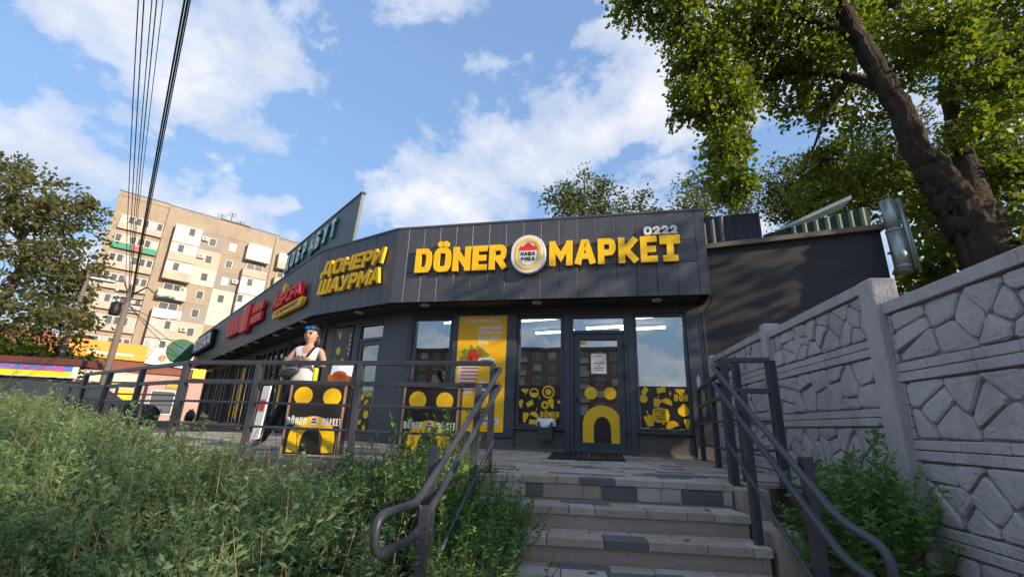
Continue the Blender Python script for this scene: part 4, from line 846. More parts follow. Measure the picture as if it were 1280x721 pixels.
handrail('stair_handrail', 'right tubular handrail with a looped end beside the concrete fence', (1.86, 4.12, 1.0), (1.45, 2.12, .065), (1.47, 1.90, .0), [(.32, (.06, 0, .0)), (.80, (.06, 0, .03))], hook=np.array([.10, .10, -.02]))

# ------------------------------------------------------------------ concrete fence
FA = R(8.58); Dn = 2.2; fd = np.array([math.sin(FA), math.cos(FA)]); fn = np.array([math.cos(FA), -math.sin(FA)])
# frame: s runs from far to near so that the outward normal faces the stairs
FN = Fr(EYE[:2] + fn * Dn, -fd)
fence = thing('concrete_fence', 'grey cast concrete fence with stone pattern stepping up beside the stairs', 'fence', (*FN.pt(-5, 0, 0)[:2], -1.1))
def clip(poly, a, b, c):   # keep a*x+b*y<=c
    o = []
    for i in range(len(poly)):
        p, q = poly[i], poly[(i + 1) % len(poly)]; fp_, fq = a * p[0] + b * p[1] - c, a * q[0] + b * q[1] - c
        if fp_ <= 0: o.append(p)
        if (fp_ < 0) != (fq < 0): t_ = fp_ / (fp_ - fq); o.append((p[0] + (q[0] - p[0]) * t_, p[1] + (q[1] - p[1]) * t_))
    return o
def inset(poly, e):
    c = (sum(p[0] for p in poly) / len(poly), sum(p[1] for p in poly) / len(poly)); o = list(poly); n = len(poly)
    for i in range(n):
        p, q = poly[i], poly[(i + 1) % n]; dx, dy = q[0] - p[0], q[1] - p[1]; l = math.hypot(dx, dy)
        if l < 1e-6: continue
        a, b = dy / l, -dx / l
        if a * (c[0] - p[0]) + b * (c[1] - p[1]) > 0: a, b = -a, -b
        o = clip(o, a, b, a * p[0] + b * p[1] - e)
        if len(o) < 3: return []
    return o
def rounded(poly, q=.22):
    o = []
    for i in range(len(poly)):
        p0, p, p1 = poly[i - 1], poly[i], poly[(i + 1) % len(poly)]
        o += [(p[0] + (p0[0] - p[0]) * q, p[1] + (p0[1] - p[1]) * q), (p[0] + (p1[0] - p[0]) * q, p[1] + (p1[1] - p[1]) * q)]
    return o
def stone(F, poly, parent):
    p0 = rounded(inset(poly, .0045), .13) if len(inset(poly, .0045)) > 2 else None
    if not p0: return
    p1 = [(x + rnd.uniform(-.003, .003), y + rnd.uniform(-.003, .003)) for x, y in p0]; c = np.mean(np.array(p0), 0); n = len(p0)
    h = rnd.uniform(.019, .035); tx, ty = rnd.uniform(-.10, .10), rnd.uniform(-.12, .12)
    L = [[(x, y, -.004) for x, y in p1]]
    for sc_, hh in ((.965, .66), (.87, .96), (.45, 1.04)):
        L.append([(c[0] + (x - c[0]) * sc_ + rnd.uniform(-.004, .004), c[1] + (y - c[1]) * sc_ + rnd.uniform(-.004, .004), h * hh + (tx * (x - c[0]) + ty * (y - c[1])) * sc_ * (1 if hh > .9 else .5) + rnd.uniform(-.0025, .0025)) for x, y in p1])
    vs = [F.pt(a, max(d, -.003) if k else d, z) for k, r_ in enumerate(L) for a, z, d in r_]; fs = []
    for r_ in range(3): fs += [(r_ * n + i, r_ * n + (i + 1) % n, (r_ + 1) * n + (i + 1) % n, (r_ + 1) * n + i) for i in range(n)]
    fs.append(tuple(3 * n + i for i in range(n)))
    b = MB(); b.add(vs, fs); b.build('stone', MT['fence'], parent, False)
def fence_panel(F, s0, s1, z0, h=.49, capped=False, nst=22, detail=True):
    b = MB(); b.fbox(F, s0, s1, -.05, 0, z0, z0 + h); pn = b.build('fence_panel', MT['fence_joint'], fence)
    bh = .062 if not capped else .085
    # border blocks: top, bottom, ends
    for zz0, zz1, th in ((z0 + .002, z0 + .060, .030), (z0 + h - bh, z0 + h - .003, .034 if not capped else .045)):
        s = s0
        while s < s1 - .02:
            w = min(rnd.uniform(.28, .42), s1 - s)
            if s1 - (s + w) < .12: w = s1 - s
            q = MB(); q.fbox(F, s + .0015, s + w - .0015, -.003 if not (capped and zz0 > z0 + .2) else -.06, th + rnd.uniform(-.002, .002), zz0, zz1 + rnd.uniform(-.001, .001)); q.build('border_block', MT['fence'], pn, bevel=.006); s += w
    a0, a1 = s0 + .004, s1 - .004; zi0, zi1 = z0 + .066, z0 + h - bh - .006
    for aa in (a0, a1 - .055):
        nb_ = 5
        for k in range(nb_):
            q = MB(); hh = (zi1 - zi0) / nb_; q.fbox(F, aa + rnd.uniform(0, .004), aa + .055 - rnd.uniform(0, .004), -.003, .022 + rnd.uniform(-.003, .003), zi0 + k * hh + .002, zi0 + (k + 1) * hh - .002); q.build('edge_block', MT['fence'], pn, bevel=.005)
    x0, x1 = a0 + .066, a1 - .066
    pts = []; cols = max(4, (nst + rnd.choice((-4, -2, 0, 2))) // 3)
    for r_ in range(3):
        for k in range(cols): pts.append((x0 + (k + .5 + rnd.uniform(-.42, .42) + .5 * (r_ % 2)) * (x1 - x0) / cols, zi0 + (r_ + .5 + rnd.uniform(-.38, .38)) * (zi1 - zi0) / 3))
    for i, p_ in enumerate(pts):
        poly = [(x0, zi0), (x1, zi0), (x1, zi1), (x0, zi1)]
        for j, q in enumerate(pts):
            if i == j: continue
            a, b_ = q[0] - p_[0], q[1] - p_[1]; poly = clip(poly, a, b_, a * (p_[0] + q[0]) / 2 + b_ * (p_[1] + q[1]) / 2)
            if len(poly) < 3: break
        if len(poly) >= 3: stone(F, poly, pn)
    return pn
# posts (distance along the fence) and sections (top height)
PA, PB, PC = 3.50, 5.42, 7.60
for s_, top in ((PA, 1.53), (PB, 1.63), (PC, 1.60), (1.42, 1.42)):
    q = MB(); z0 = -1.2; w = .095 if s_ == PA else .075
    q.hexa([FN.pt(-s_ - w, .10, z0), FN.pt(-s_ + w, .10, z0), FN.pt(-s_ + w, -.10, z0), FN.pt(-s_ - w, -.10, z0), FN.pt(-s_ - w * .86, .085, top), FN.pt(-s_ + w * .86, .085, top), FN.pt(-s_ + w * .86, -.09, top), FN.pt(-s_ - w * .86, -.09, top)])
    q.build('fence_post', MT['fence'], fence, bevel=.015)
q = MB(); q.fbox(FN, -PA - .30, -PA - .10, -.12, -.055, .6, 1.56); q.build('fence_post', MT['fence'], fence, bevel=.01)
for (sa, sb, top) in ((PA - .05, 1.42, 1.335), (PB - .05, PA + .06, 1.545), (PC - .05, PB + .05, 1.585)):
    for k in range(5 if sa > PA else 5):
        z1 = top - k * .494; fence_panel(FN, -sa + .0, -sb - .0, z1 - .4935, .4935, k == 0, 21)

# ------------------------------------------------------------------ plants
def weed_proto(h, nl, leaf, spread, branch=5, aspect=.40):
    """one weed: arching stems with alternating narrow leaves -> (leaf quads, stem points)"""
    C_, D_, S_ = [], [], []; stems = []
    for b in range(branch):
        az = rng.uniform(0, 6.28); ln = h * rng.uniform(.55, 1.0) if b else h; sp = spread * rng.uniform(.3, 1.0) if b else spread * .2
        z0 = 0 if b == 0 else h * rng.uniform(.05, .45)
        p0 = np.array([0, 0, z0]); tip = np.array([math.cos(az) * sp, math.sin(az) * sp, min(h, z0 + ln * .8) if b else h]); mid = (p0 + tip) / 2 + np.array([math.cos(az), math.sin(az), 0]) * sp * .15 + rng.normal(0, .02, 3)
        stems.append((p0, mid, tip)); m = int(nl / branch * (1.4 if b == 0 else .9))
        t = rng.uniform(.12, 1.0, m) ** .8; q = ((1 - t) ** 2)[:, None] * p0 + (2 * t * (1 - t))[:, None] * mid + (t ** 2)[:, None] * tip
        a = rng.uniform(0, 6.28, m); dr = np.stack([np.cos(a), np.sin(a), rng.uniform(.1, .9, m)], 1); C_.append(q); D_.append(dr); S_.append(leaf * (1.15 - .55 * t))
    C_, D_, S_ = map(np.concatenate, (C_, D_, S_)); return leaves_mesh('x', C_, D_, S_, aspect, .25, .08, .6), stems
def stem_quads(stems, w):
    o = []
    for p0, m, t in stems:
        for a, b, wa, wb in ((p0, m, w, w * .75), (m, t, w * .75, w * .35)):
            s = np.cross(b - a, rng.normal(0, 1, 3)); s /= np.linalg.norm(s); o += [a - s * wa, a + s * wa, b + s * wb, b - s * wb]
            s2 = np.cross(b - a, s); s2 /= np.linalg.norm(s2) + 1e-9; o += [a - s2 * wa, a + s2 * wa, b + s2 * wb, b - s2 * wb]
    return np.array(o)
def scatter(protos, places):
    V, S = [], []
    for (x, y, z, s, hs) in places:
        lv, sv_ = protos[rnd.randrange(len(protos))]; a = rng.uniform(0, 6.28); ca, sa = math.cos(a), math.sin(a); M3 = np.array([[ca, -sa, 0], [sa, ca, 0], [0, 0, 1]]) * s
        M3[2] *= hs; tilt = rng.normal(0, .10, 2)
        def tr(v):
            q = v @ M3.T; q = q + np.array([x, y, z]); q[:, 0] += tilt[0] * (q[:, 2] - z); q[:, 1] += tilt[1] * (q[:, 2] - z); return q
        V.append(tr(lv)); S.append(tr(sv_))
    return np.concatenate(V), np.concatenate(S)
def to_two(name, v, s, mats, parent=None, loc=(0, 0, 0)):
    me = quads_to_mesh(name, np.concatenate([v, s]), loc); me.materials.append(mats[0]); me.materials.append(mats[1])
    mi = np.zeros(len(me.polygons), np.int32); mi[len(v) // 4:] = 1; me.polygons.foreach_set('material_index', mi); return link(name, me, None, parent, loc)
protos = []
for k in range(10):
    lv, stq = weed_proto(rng.uniform(.5, .74), 95, (.07, .055, .08)[k % 3], .20, 6, (.30, .42, .24)[k % 3]); protos.append((lv, stem_quads(stq, .0035)))
places = []
def railY(x):
    if x > -3.69: return 4.30 + (-.15 - x) / 3.54 * .9
    return 5.20 + (-3.69 - x) / 3.24 * 2.29
tries = 0
while len(places) < 2700 and tries < 60000:
    tries += 1
    f = rnd.random() ** .75; y = 1.1 + f * 7.4; x = rnd.uniform(-11.5, -.30)
    if x < -1.5 * y - .8: continue
    if y > railY(x) - .10: continue
    if x > -.62 and y < 3.4: continue
    if x < -3.2 - .25 * y and rnd.random() < .25: continue
    z = gz(x, y); dd = math.hypot(x, y)
    s = rnd.uniform(.75, 1.2) * (1.0 + .14 * sstep(4, 9, dd)); hs = rnd.uniform(.72, 1.12) * (1.25 if rnd.random() < .08 else 1)
    hs *= 1 - .16 * sstep(3.2, 5.5, -x)
    gap = sstep(1.0, .2, abs(x + 1.95)) * sstep(3.6, 4.3, y); hs *= 1 - .52 * gap
    if x > -1.2 and y < 3.6: hs *= .78
    places.append((x, y, z - .03, s, hs))
v, s_ = scatter(protos, places)
wo = to_two('weed_cover', v, s_, (MT['weed'], MT['stem'])); tag(wo, 'dense waist-high grey-green weeds filling the bank before the terrace', 'weeds', kind='stuff')
bl_ = []
for k in range(900):
    x, y = rnd.uniform(-7, -.5), rnd.uniform(1.4, 6)
    if y > railY(x) - .1 or x < -1.4 * y - .5: continue
    p0 = np.array([x, y, gz(x, y)]); L_ = rnd.uniform(.5, .85); tp = p0 + np.array([rnd.uniform(-.18, .18), rnd.uniform(-.18, .18), L_]); sd = np.array([math.cos(k), math.sin(k), 0]) * .0035; md = (p0 + tp) / 2 + np.array([0, 0, .04])
    bl_ += [p0 - sd, p0 + sd, md + sd * .8, md - sd * .8, md - sd * .8, md + sd * .8, tp + sd * .2, tp - sd * .2]
me = quads_to_mesh('dry_grass', np.array(bl_), (0, 0, 0)); tag(link('dry_grass', me, pm('straw_grass', (.26, .23, .11), .8, island=.5)), 'thin straw-coloured grass blades among the weeds', 'grass', kind='stuff')
# ragged low cover beyond the railing end, far left
places = []
while len(places) < 620:
    x, y = rnd.uniform(-19, -7.4), rnd.uniform(5, 17)
    if x < -1.35 * y - 1.5 or x > -.93 * y - .6 or y < 5: continue
    places.append((x, y, gz(x, y) - .02, rnd.uniform(1.2, 1.9), rnd.uniform(.7, 1.0)))
v, s_ = scatter(protos, places); wo = to_two('far_weed_cover', v, s_, (MT['weed'], MT['stem'])); tag(wo, 'paler weeds running out towards the street at the far left', 'weeds', kind='stuff')
def bush(name, label, spots, pr, mats, cat='plant'):
    x, y, z = spots[0][:3]; t = thing(name, label, cat, (x, y, z)); v, s_ = scatter(pr, spots)
    link('foliage', quads_to_mesh('foliage', v, (x, y, z)), mats[0], t, (x, y, z)); link('stem', quads_to_mesh('stem', s_, (x, y, z)), mats[1], t, (x, y, z)); return t
pb1 = []
for k in range(5):
    lv, stq = weed_proto(rng.uniform(.85, 1.0), 230, .062, .34, 10); pb1.append((lv, stem_quads(stq, .005)))
sp = []
for x, y, hs in [(-.62, 3.85, 1.15), (-.45, 3.95, 1.0), (-.80, 3.9, .95), (-1.0, 4.0, .8), (-.30, 3.75, .95), (-.70, 3.6, .95), (-.5, 3.5, .9), (-.28, 3.35, .85), (-.15, 3.85, .75), (-.72, 4.0, 1.15), (-.9, 3.75, 1.0), (-1.1, 3.85, .9), (-.58, 4.05, 1.2), (-.38, 4.05, 1.0), (-1.2, 4.1, .75), (-.95, 4.12, .95)]: sp.append((x, y, gz(x, y) - .02, 1.0, hs))
bush('tall_weed_bush', 'tall bushy green weed rising through the railing before the second counter', sp, pb1, (MT['weed2'], MT['stem']))
sp = []
for x, y, hs in [(-.12, 3.45, .72), (-.20, 3.10, .78), (-.10, 2.85, .70), (-.28, 2.75, .75), (-.34, 3.0, .8), (.0, 3.55, .62), (-.30, 2.5, .70), (-.15, 2.55, .66), (-.02, 3.2, .62), (.08, 3.75, .6), (.06, 3.4, .6), (.03, 2.95, .62), (-.05, 2.7, .66), (-.22, 3.3, .85), (.02, 2.45, .6)]: sp.append((x, y, gz(x, y) + .05, .95, hs))
bush('stair_weed_bush', 'green weed bush spilling over the left edge of the steps', sp, pb1, (MT['weed2'], MT['stem']))
pb2 = []
for k in range(4):
    lv, stq = weed_proto(rng.uniform(.9, 1.0), 420, .082, .36, 14); pb2.append((lv, stem_quads(stq, .004)))
sp = [(x, y, -.60, 1.0, hs) for x, y, hs in [(2.42, 3.30, 1.18), (2.30, 3.20, .95), (2.52, 3.35, .9), (2.2, 3.4, .8), (2.45, 3.05, .9), (2.55, 3.1, .75), (2.12, 3.2, .72), (2.35, 2.95, .8), (2.22, 2.95, .66), (2.5, 3.5, 1.0)]]
bush('goosefoot_plant', 'large dark green weed growing between the right handrail and the concrete fence', sp, pb2, (MT['weed2'], MT['stem']))
lv, stq = weed_proto(.42, 70, .045, .25, 7)
bush('step_weed', 'small straggly weed at the foot of the right handrail', [(1.62, 2.55, -.75, 1.0, 1.0), (1.75, 2.8, -.72, 1.0, .9), (1.55, 2.9, -.62, .8, .8)], [(lv, stem_quads(stq, .003))], (MT['weed2'], MT['stem']))
b = MB(); b.slab([(1.9, 1.6), (2.75, 1.6), (3.0, 4.1), (2.1, 4.1)], -1.2, -.72); tag(b.build('soil_strip', MT['soil']), kind='structure')

# ------------------------------------------------------------------ things on the landing
b = MB(); q4 = [onz(684, 573.5, 0)[:2], onz(783, 577, 0)[:2], onz(777, 568.3, 0)[:2], onz(691, 565.5, 0)[:2]]
def bil(f, g): return (q4[0] * (1 - f) + q4[1] * f) * (1 - g) + (q4[3] * (1 - f) + q4[2] * f) * g
def patch(f0, f1, g0, g1, z0, z1): b.hexa([(*bil(f, g), z) for z in (z0, z1) for f, g in ((f0, g0), (f1, g0), (f1, g1), (f0, g1))])
patch(0, 1, 0, 1, .0, .010)
for k in range(14): patch(.01 + k * .07, .058 + k * .07, .012, .988, .0095, .022)
for k in range(9): patch(.005, .995, .01 + k * .11, .045 + k * .11, .009, .017)
tag(b.build('door_mat', MT['black']), 'black ribbed rubber mat before the front door', 'mat')
bc = WF.pt(-2.745, .17, 0); FBn = Fr(bc, WF.u)
bin_ = thing('litter_bin', 'small grey wall bin with white plastic liner beside the door', 'bin', (bc[0], bc[1], .19))
b = MB(); b.hexa([FBn.pt(-.12, .10, .19), FBn.pt(.12, .10, .19), FBn.pt(.12, -.10, .19), FBn.pt(-.12, -.10, .19), FBn.pt(-.135, .12, .49), FBn.pt(.135, .12, .49), FBn.pt(.135, -.10, .49), FBn.pt(-.135, -.10, .49)]); b.build('bin_body', MT['frame'], bin_, bevel=.012)
b = MB(); n_ = 28; prof = [(.150, .41), (.160, .455), (.152, .50), (.142, .535), (.118, .55), (.10, .50)]
for r_, z in prof:
    for j in range(n_): a = 2 * math.pi * j / n_; rr = r_ * (1 + .07 * math.sin(5 * a + z * 30) + rnd.uniform(-.03, .03)) * (1.08 if abs(math.cos(a)) > .7 else 1); b.v.append(tuple(FBn.pt(rr * math.cos(a), rr * .85 * math.sin(a) + .01, z + .012 * math.sin(3 * a))))
for i in range(len(prof) - 1): b.f += [(i * n_ + j, i * n_ + (j + 1) % n_, (i + 1) * n_ + (j + 1) % n_, (i + 1) * n_ + j) for j in range(n_)]
b.mi = [0] * len(b.f); b.build('liner_bag', pm('white_bin_liner', (.7, .71, .73), .35), bin_, True)
b = MB(); b.fbox(FBn, -.02, .02, -.17, -.10, .25, .45); b.build('wall_bracket', MT['frame'], bin_)
# fallen leaves and grit on the steps
lfm = [pm('fallen_leaf_orange', (.35, .12, .02), .7), pm('fallen_leaf_tan', (.30, .22, .12), .7)]
for k, (s_, d_, zz_, mk, lb) in enumerate([(.86, .93, -.48, 0, 'orange fallen leaf at the right end of the third step'), (.35, .60, -.33, 1, 'tan fallen leaf on the second step'), (-.35, .92, -.48, 1, 'small tan fallen leaf on the third step left of centre'), (.1, -.6, 0, 1, 'tan fallen leaf on the landing before the mat'), (.62, .26, -.18, 0, 'small orange fallen leaf on the first step down'), (-.7, .58, -.33, 1, 'tan fallen leaf near the weeds on the second step')]):
    q = ST.pt(s_, d_, zz_ + .006); a = rnd.uniform(0, 6.28); b = MB(); vs = [(.045, 0, .004), (.018, .018, .012), (-.012, .022, .004), (-.035, .0, .0), (-.012, -.022, .010), (.018, -.018, .006)]
    T = [(q[0] + x * math.cos(a) - y * math.sin(a), q[1] + x * math.sin(a) + y * math.cos(a), q[2] + z) for x, y, z in vs]; b.add(T + [(x, y, z - .0015) for x, y, z in T], [tuple(range(6)), tuple(range(6, 12))[::-1]] + [(i, 6 + i, 6 + (i + 1) % 6, (i + 1) % 6) for i in range(6)])
    tag(b.build('fallen_leaf', lfm[mk]), lb, 'leaf', 'fallen leaves on the steps')
# small bottle on the landing railing
wb = np.array([3.03, 7.2, 1.085]); bt = thing('water_bottle', 'small clear blue water bottle standing on the railing by the shop corner', 'bottle', wb)
b = MB(); b.lathe(wb, [(.030, 0), (.033, .01), (.033, .12), (.028, .15), (.013, .18), (.013, .20)], 14); b.build('bottle_body', pm('bottle_pale_plastic', (.55, .65, .75), .15), bt, True)
b = MB(); b.lathe(wb + np.array([0, 0, .198]), [(.015, 0), (.015, .022)], 12); b.build('cap', pm('bottle_blue_cap', lin(30, 80, 190), .4), bt)
# counters
def counter(c, u, label, gname, w=.62, h=.84, dp_=.42):
    F = Fr(c, u); t = thing('counter', label, 'counter', (*c, 0), gname)
    b = MB(); b.fbox(F, -w / 2, w / 2, -dp_, 0, .01, h - .03); bd = b.build('counter_body', MT['film'], t, bevel=.006)
    b = MB(); b.fbox(F, -w / 2 - .02, w / 2 + .02, -dp_ - .02, .02, h - .03, h); b.build('counter_top', pm('counter_wood_top', (.30, .17, .09), .5, var=.2, scale=12), t, bevel=.005)
    for a in (-w / 2, w / 2): b = MB(); b.fbox(F, a - .012, a + .012, -.03, .008, .01, h - .031); b.build('edge_trim', pm('copper_edge', (.32, .2, .14), .4), t)
    for a in (-.165, .165): stick(F, circ(a, .66, .105), .002, bd, name='eye_sticker')
    arch(F, 0, .02, .43, .26, .125, .002, bd)
    text(F, 'DÖNER', -.305, .325, .085, .0145, .0045, .0065, MT['white'], bd, 'letter', width=.22); text(F, 'MAPKET', .09, .325, .085, .0145, .0045, .0065, MT['white'], bd, 'letter', width=.22)
    stick(F, circ(0, .375, .05, 18), .0045, bd, 'white', 'emblem_sticker'); stick(F, half(0, .38, .03), .0068, bd, 'red', 'emblem_sticker'); stick(F, [(-.03, .352), (.03, .352), (.03, .368), (-.03, .368)], .0068, bd, 'black', 'emblem_sticker')
    return F
CF = counter((-2.30, 5.58), (.985, .17), 'black counter with yellow eyes and arch in front of the standing woman', 'promo counters on the terrace')
counter((-.93, 5.60), (1.0, -.02), 'black counter with yellow eyes half hidden behind the tall weed', 'promo counters on the terrace', w=.66)
cz = .84
cp = CF.pt(-.10, -.12, cz); cn = thing('drink_can', 'tall yellow-green drink can on the counter', 'can', cp)
b = MB(); b.lathe(cp, [(.026, 0), (.031, .008), (.031, .15), (.027, .165)], 16); b.build('can_body', pm('can_lime', lin(214, 214, 20), .35), cn, True); b = MB(); b.lathe(cp + np.array([0, 0, .165]), [(.027, 0), (.022, .004)], 16); b.build('can_lid', MT['galv'], cn)
cp = CF.pt(.19, -.14, cz); bx_ = thing('food_box', 'open white food box with a burger print on the counter', 'box', cp); Fq = Fr((cp[0], cp[1]), CF.u)
b = MB(); b.hexa([Fq.pt(-.12, .08, cz), Fq.pt(.12, .08, cz), Fq.pt(.12, -.06, cz), Fq.pt(-.12, -.06, cz), Fq.pt(-.13, .09, cz + .09), Fq.pt(.13, .09, cz + .09), Fq.pt(.13, -.07, cz + .09), Fq.pt(-.13, -.07, cz + .09)]); b.build('tray', MT['meat'], bx_, bevel=.006)
b = MB(); b.hexa([Fq.pt(-.13, -.062, cz + .092), Fq.pt(.13, -.062, cz + .092), Fq.pt(.13, -.072, cz + .092), Fq.pt(-.13, -.072, cz + .092), Fq.pt(-.13, -.12, cz + .25), Fq.pt(.13, -.12, cz + .25), Fq.pt(.13, -.13, cz + .25), Fq.pt(-.13, -.13, cz + .25)]); b.build('lid', MT['white'], bx_)
b = MB(); b.ellip(Fq.pt(0, .02, cz + .10), (.09, .06, .05), 12, 8); b.build('burger', MT['meat'], bx_, True)
b = MB(); b.ellip(Fq.pt(0, .03, cz + .095), (.095, .065, .014), 12, 6); b.build('burger_filling', MT['tomato'], bx_, True)
# leaning white stand board and a black bag further back
q0 = at(326, 543, 8.6); b = MB(); Fs = Fr((q0[0], q0[1]), (.9, -.43)); b.hexa([Fs.pt(-.1, .12, .0), Fs.pt(.1, .12, .0), Fs.pt(.1, .09, .0), Fs.pt(-.1, .09, .0), Fs.pt(-.1, .06, .95), Fs.pt(.1, .06, .95), Fs.pt(.1, .03, .95), Fs.pt(-.1, .03, .95)])
sb_ = tag(b.build('stand_board', MT['white'], bevel=.006), 'narrow white leaning board behind the standing woman', 'board'); b = MB(); b.hexa([Fs.pt(-.07, .095, .5), Fs.pt(.07, .095, .5), Fs.pt(.07, .085, .5), Fs.pt(-.07, .085, .5), Fs.pt(-.07, .083, .7), Fs.pt(.07, .083, .7), Fs.pt(.07, .07, .7), Fs.pt(-.07, .07, .7)]); b.build('red_print', MT['red'], sb_)
q0 = onz(236, 526, 0); b = MB(); b.lathe((q0[0], q0[1], 0), [(.22, 0), (.27, .08), (.26, .32), (.2, .5), (.1, .6), (.13, .66)], 14)
for i in range(len(b.v)): b.v[i] = tuple(np.array(b.v[i]) + rng.normal(0, .015, 3))
tag(b.build('rubbish_bag', MT['black'], smooth=True), 'black rubbish bag standing by the shop windows at the far left', 'bag')

# ------------------------------------------------------------------ person
def person():
    root = thing('person', 'woman in white sleeveless top and black trousers standing behind the counter', 'person', (-2.95, 6.45, 0))
    J = {  # joint: (pos, radius xy)
     'pel': ((-2.92, 6.45, .93), (.155, .115)), 'waist': ((-2.90, 6.45, 1.10), (.128, .10)), 'chest': ((-2.89, 6.435, 1.26), (.158, .125)), 'neckb': ((-2.885, 6.44, 1.395), (.068, .058)), 'neck': ((-2.885, 6.435, 1.43), (.042, .044)),
     'head1': ((-2.885, 6.43, 1.475), (.072, .082)), 'head2': ((-2.885, 6.43, 1.56), (.096, .108)), 'head3': ((-2.885, 6.435, 1.645), (.07, .08)),
     'shL': ((-3.06, 6.45, 1.34), (.052, .05)), 'elL': ((-3.20, 6.42, 1.115), (.036, .036)), 'wrL': ((-2.985, 6.24, 1.17), (.027, .025)), 'hdL': ((-2.925, 6.21, 1.185), (.034, .022)),
     'shR': ((-2.71, 6.43, 1.34), (.052, .05)), 'elR': ((-2.60, 6.37, 1.11), (.036, .036)), 'wrR': ((-2.77, 6.22, 1.17), (.027, .025)), 'hdR': ((-2.83, 6.20, 1.185), (.034, .022)),
     'hpL': ((-3.01, 6.46, .86), (.095, .092)), 'knL': ((-3.17, 6.46, .49), (.06, .062)), 'anL': ((-3.33, 6.50, .10), (.038, .04)), 'toL': ((-3.40, 6.36, .045), (.042, .035)),
     'hpR': ((-2.83, 6.46, .86), (.095, .092)), 'knR': ((-2.80, 6.42, .48), (.06, .062)), 'anR': ((-2.79, 6.48, .09), (.038, .04)), 'toR': ((-2.77, 6.34, .045), (.042, .035))}
    E_ = [('pel', 'waist'), ('waist', 'chest'), ('chest', 'neckb'), ('neckb', 'neck'), ('neck', 'head1'), ('head1', 'head2'), ('head2', 'head3'), ('chest', 'shL'), ('shL', 'elL'), ('elL', 'wrL'), ('wrL', 'hdL'), ('chest', 'shR'), ('shR', 'elR'), ('elR', 'wrR'), ('wrR', 'hdR'), ('pel', 'hpL'), ('hpL', 'knL'), ('knL', 'anL'), ('anL', 'toL'), ('pel', 'hpR'), ('hpR', 'knR'), ('knR', 'anR'), ('anR', 'toR')]
    P = {k: np.array(v[0]) for k, v in J.items()}; r = {k: v[1] for k, v in J.items()}
    for sd, sgn in (('L', 1), ('R', -1)):     # five fingers rooted in each palm
        h = P['hd' + sd]; inw = np.array([sgn * .9, -.25, 0])
        for k in range(4):
            b0, m0, t0 = f'f{sd}{k}a', f'f{sd}{k}b', f'f{sd}{k}c'; o = np.array([0, .0, .020 - .0135 * k]); L_ = (.036, .040, .038, .030)[k]
            P[b0] = h + inw * .028 + o; P[m0] = h + inw * (.028 + L_ * .6) + o + np.array([0, -.006, -.004]); P[t0] = h + inw * (.028 + L_) + o + np.array([0, .006, -.016])
            for q, rr in ((b0, .0095), (m0, .0088), (t0, .0075)): r[q] = (rr, rr)
            E_ += [('hd' + sd, b0), (b0, m0), (m0, t0)]
        a_, b_ = f't{sd}a', f't{sd}b'; P[a_] = h + np.array([sgn * .008, -.02, .026]); P[b_] = h + np.array([sgn * .036, -.03, .036]); r[a_] = r[b_] = (.0095, .0095); E_ += [('hd' + sd, a_), (a_, b_)]
    keys = list(P); me = bpy.data.meshes.new('body_skeleton'); o0 = np.array((-2.95, 6.45, 0))
    me.from_pydata([tuple(P[k] - o0) for k in keys], [(keys.index(a), keys.index(b)) for a, b in E_], []); me.update()
    o = bpy.data.objects.new('body_src', me); COL.objects.link(o); sk = o.modifiers.new('skin', 'SKIN'); sk.use_smooth_shade = True
    for k, v in zip(keys, me.skin_vertices[0].data): v.radius = r[k]; v.use_root = (k == 'pel')
    ss = o.modifiers.new('sub', 'SUBSURF'); ss.levels = ss.render_levels = 3
    dg = bpy.context.evaluated_depsgraph_get(); ev = o.evaluated_get(dg); bm_ = bpy.data.meshes.new_from_object(ev); bpy.data.objects.remove(o)
    bm_.name = 'body'; bm_.materials.clear()
    for m in (pm('skin_tone', (.50, .29, .20), .5, var=.05), pm('white_cotton', (.72, .72, .73), .8, var=.06, bump=.2, bscale=30), pm('black_trousers', (.012, .012, .014), .8), pm('pale_shoe', (.35, .26, .24), .6)): bm_.materials.append(m)
    mi = []
    for p_ in bm_.polygons:
        c = np.array(p_.center) + o0; z = c[2]; dxx = abs(c[0] + 2.885)
        torso = dxx < .165 and c[1] > 6.30
        if z < .085: k = 3
        elif z < .90: k = 2
        elif .90 <= z < 1.37 and torso and not (z > 1.27 and dxx < .05 + (z - 1.27) * .3 and c[1] < 6.42): k = 1
        elif z >= 1.30 and z < 1.40 and .07 < dxx < .15: k = 1
        elif z < .99: k = 1 if dxx < .3 else 0
        else: k = 0
        mi.append(k)
    bm_.polygons.foreach_set('material_index', mi); bm_.polygons.foreach_set('use_smooth', [True] * len(mi))
    bo = link('body', bm_, None, root, o0)
    hc = np.array((-2.885, 6.427, 1.555))
    hm = pm('dark_hair', (.02, .014, .012), .5, var=.3, scale=40, bump=.4, bscale=80)
    b = MB(); b.ellip(hc + np.array([.004, .028, .032]), (.106, .112, .122), 16, 10); b.v = [v for v in b.v]
    keep = []
    for f in b.f:
        c = np.mean([b.v[i] for i in f], 0) - hc
        if not (c[1] < -.005 and c[2] < .052): keep.append(f)
    b.f = keep; b.mi = [0] * len(keep); b.ellip(hc + np.array([.01, .09, .09]), (.06, .055, .055), 10, 7); b.tube([hc + np.array([.04, .08, .02]), hc + np.array([.085, .08, -.1]), hc + np.array([.085, .05, -.22])], [.06, .045, .012], 8); b.build('hair', hm, root, True)
    b = MB(); b.ellip(hc + np.array([-.002, -.104, -.018]), (.012, .018, .022), 8, 6); b.build('nose', bm_.materials[0], root, True)
    dk = pm('eye_dark', (.03, .02, .02), .3); lp = pm('lip_colour', (.42, .12, .11), .5)
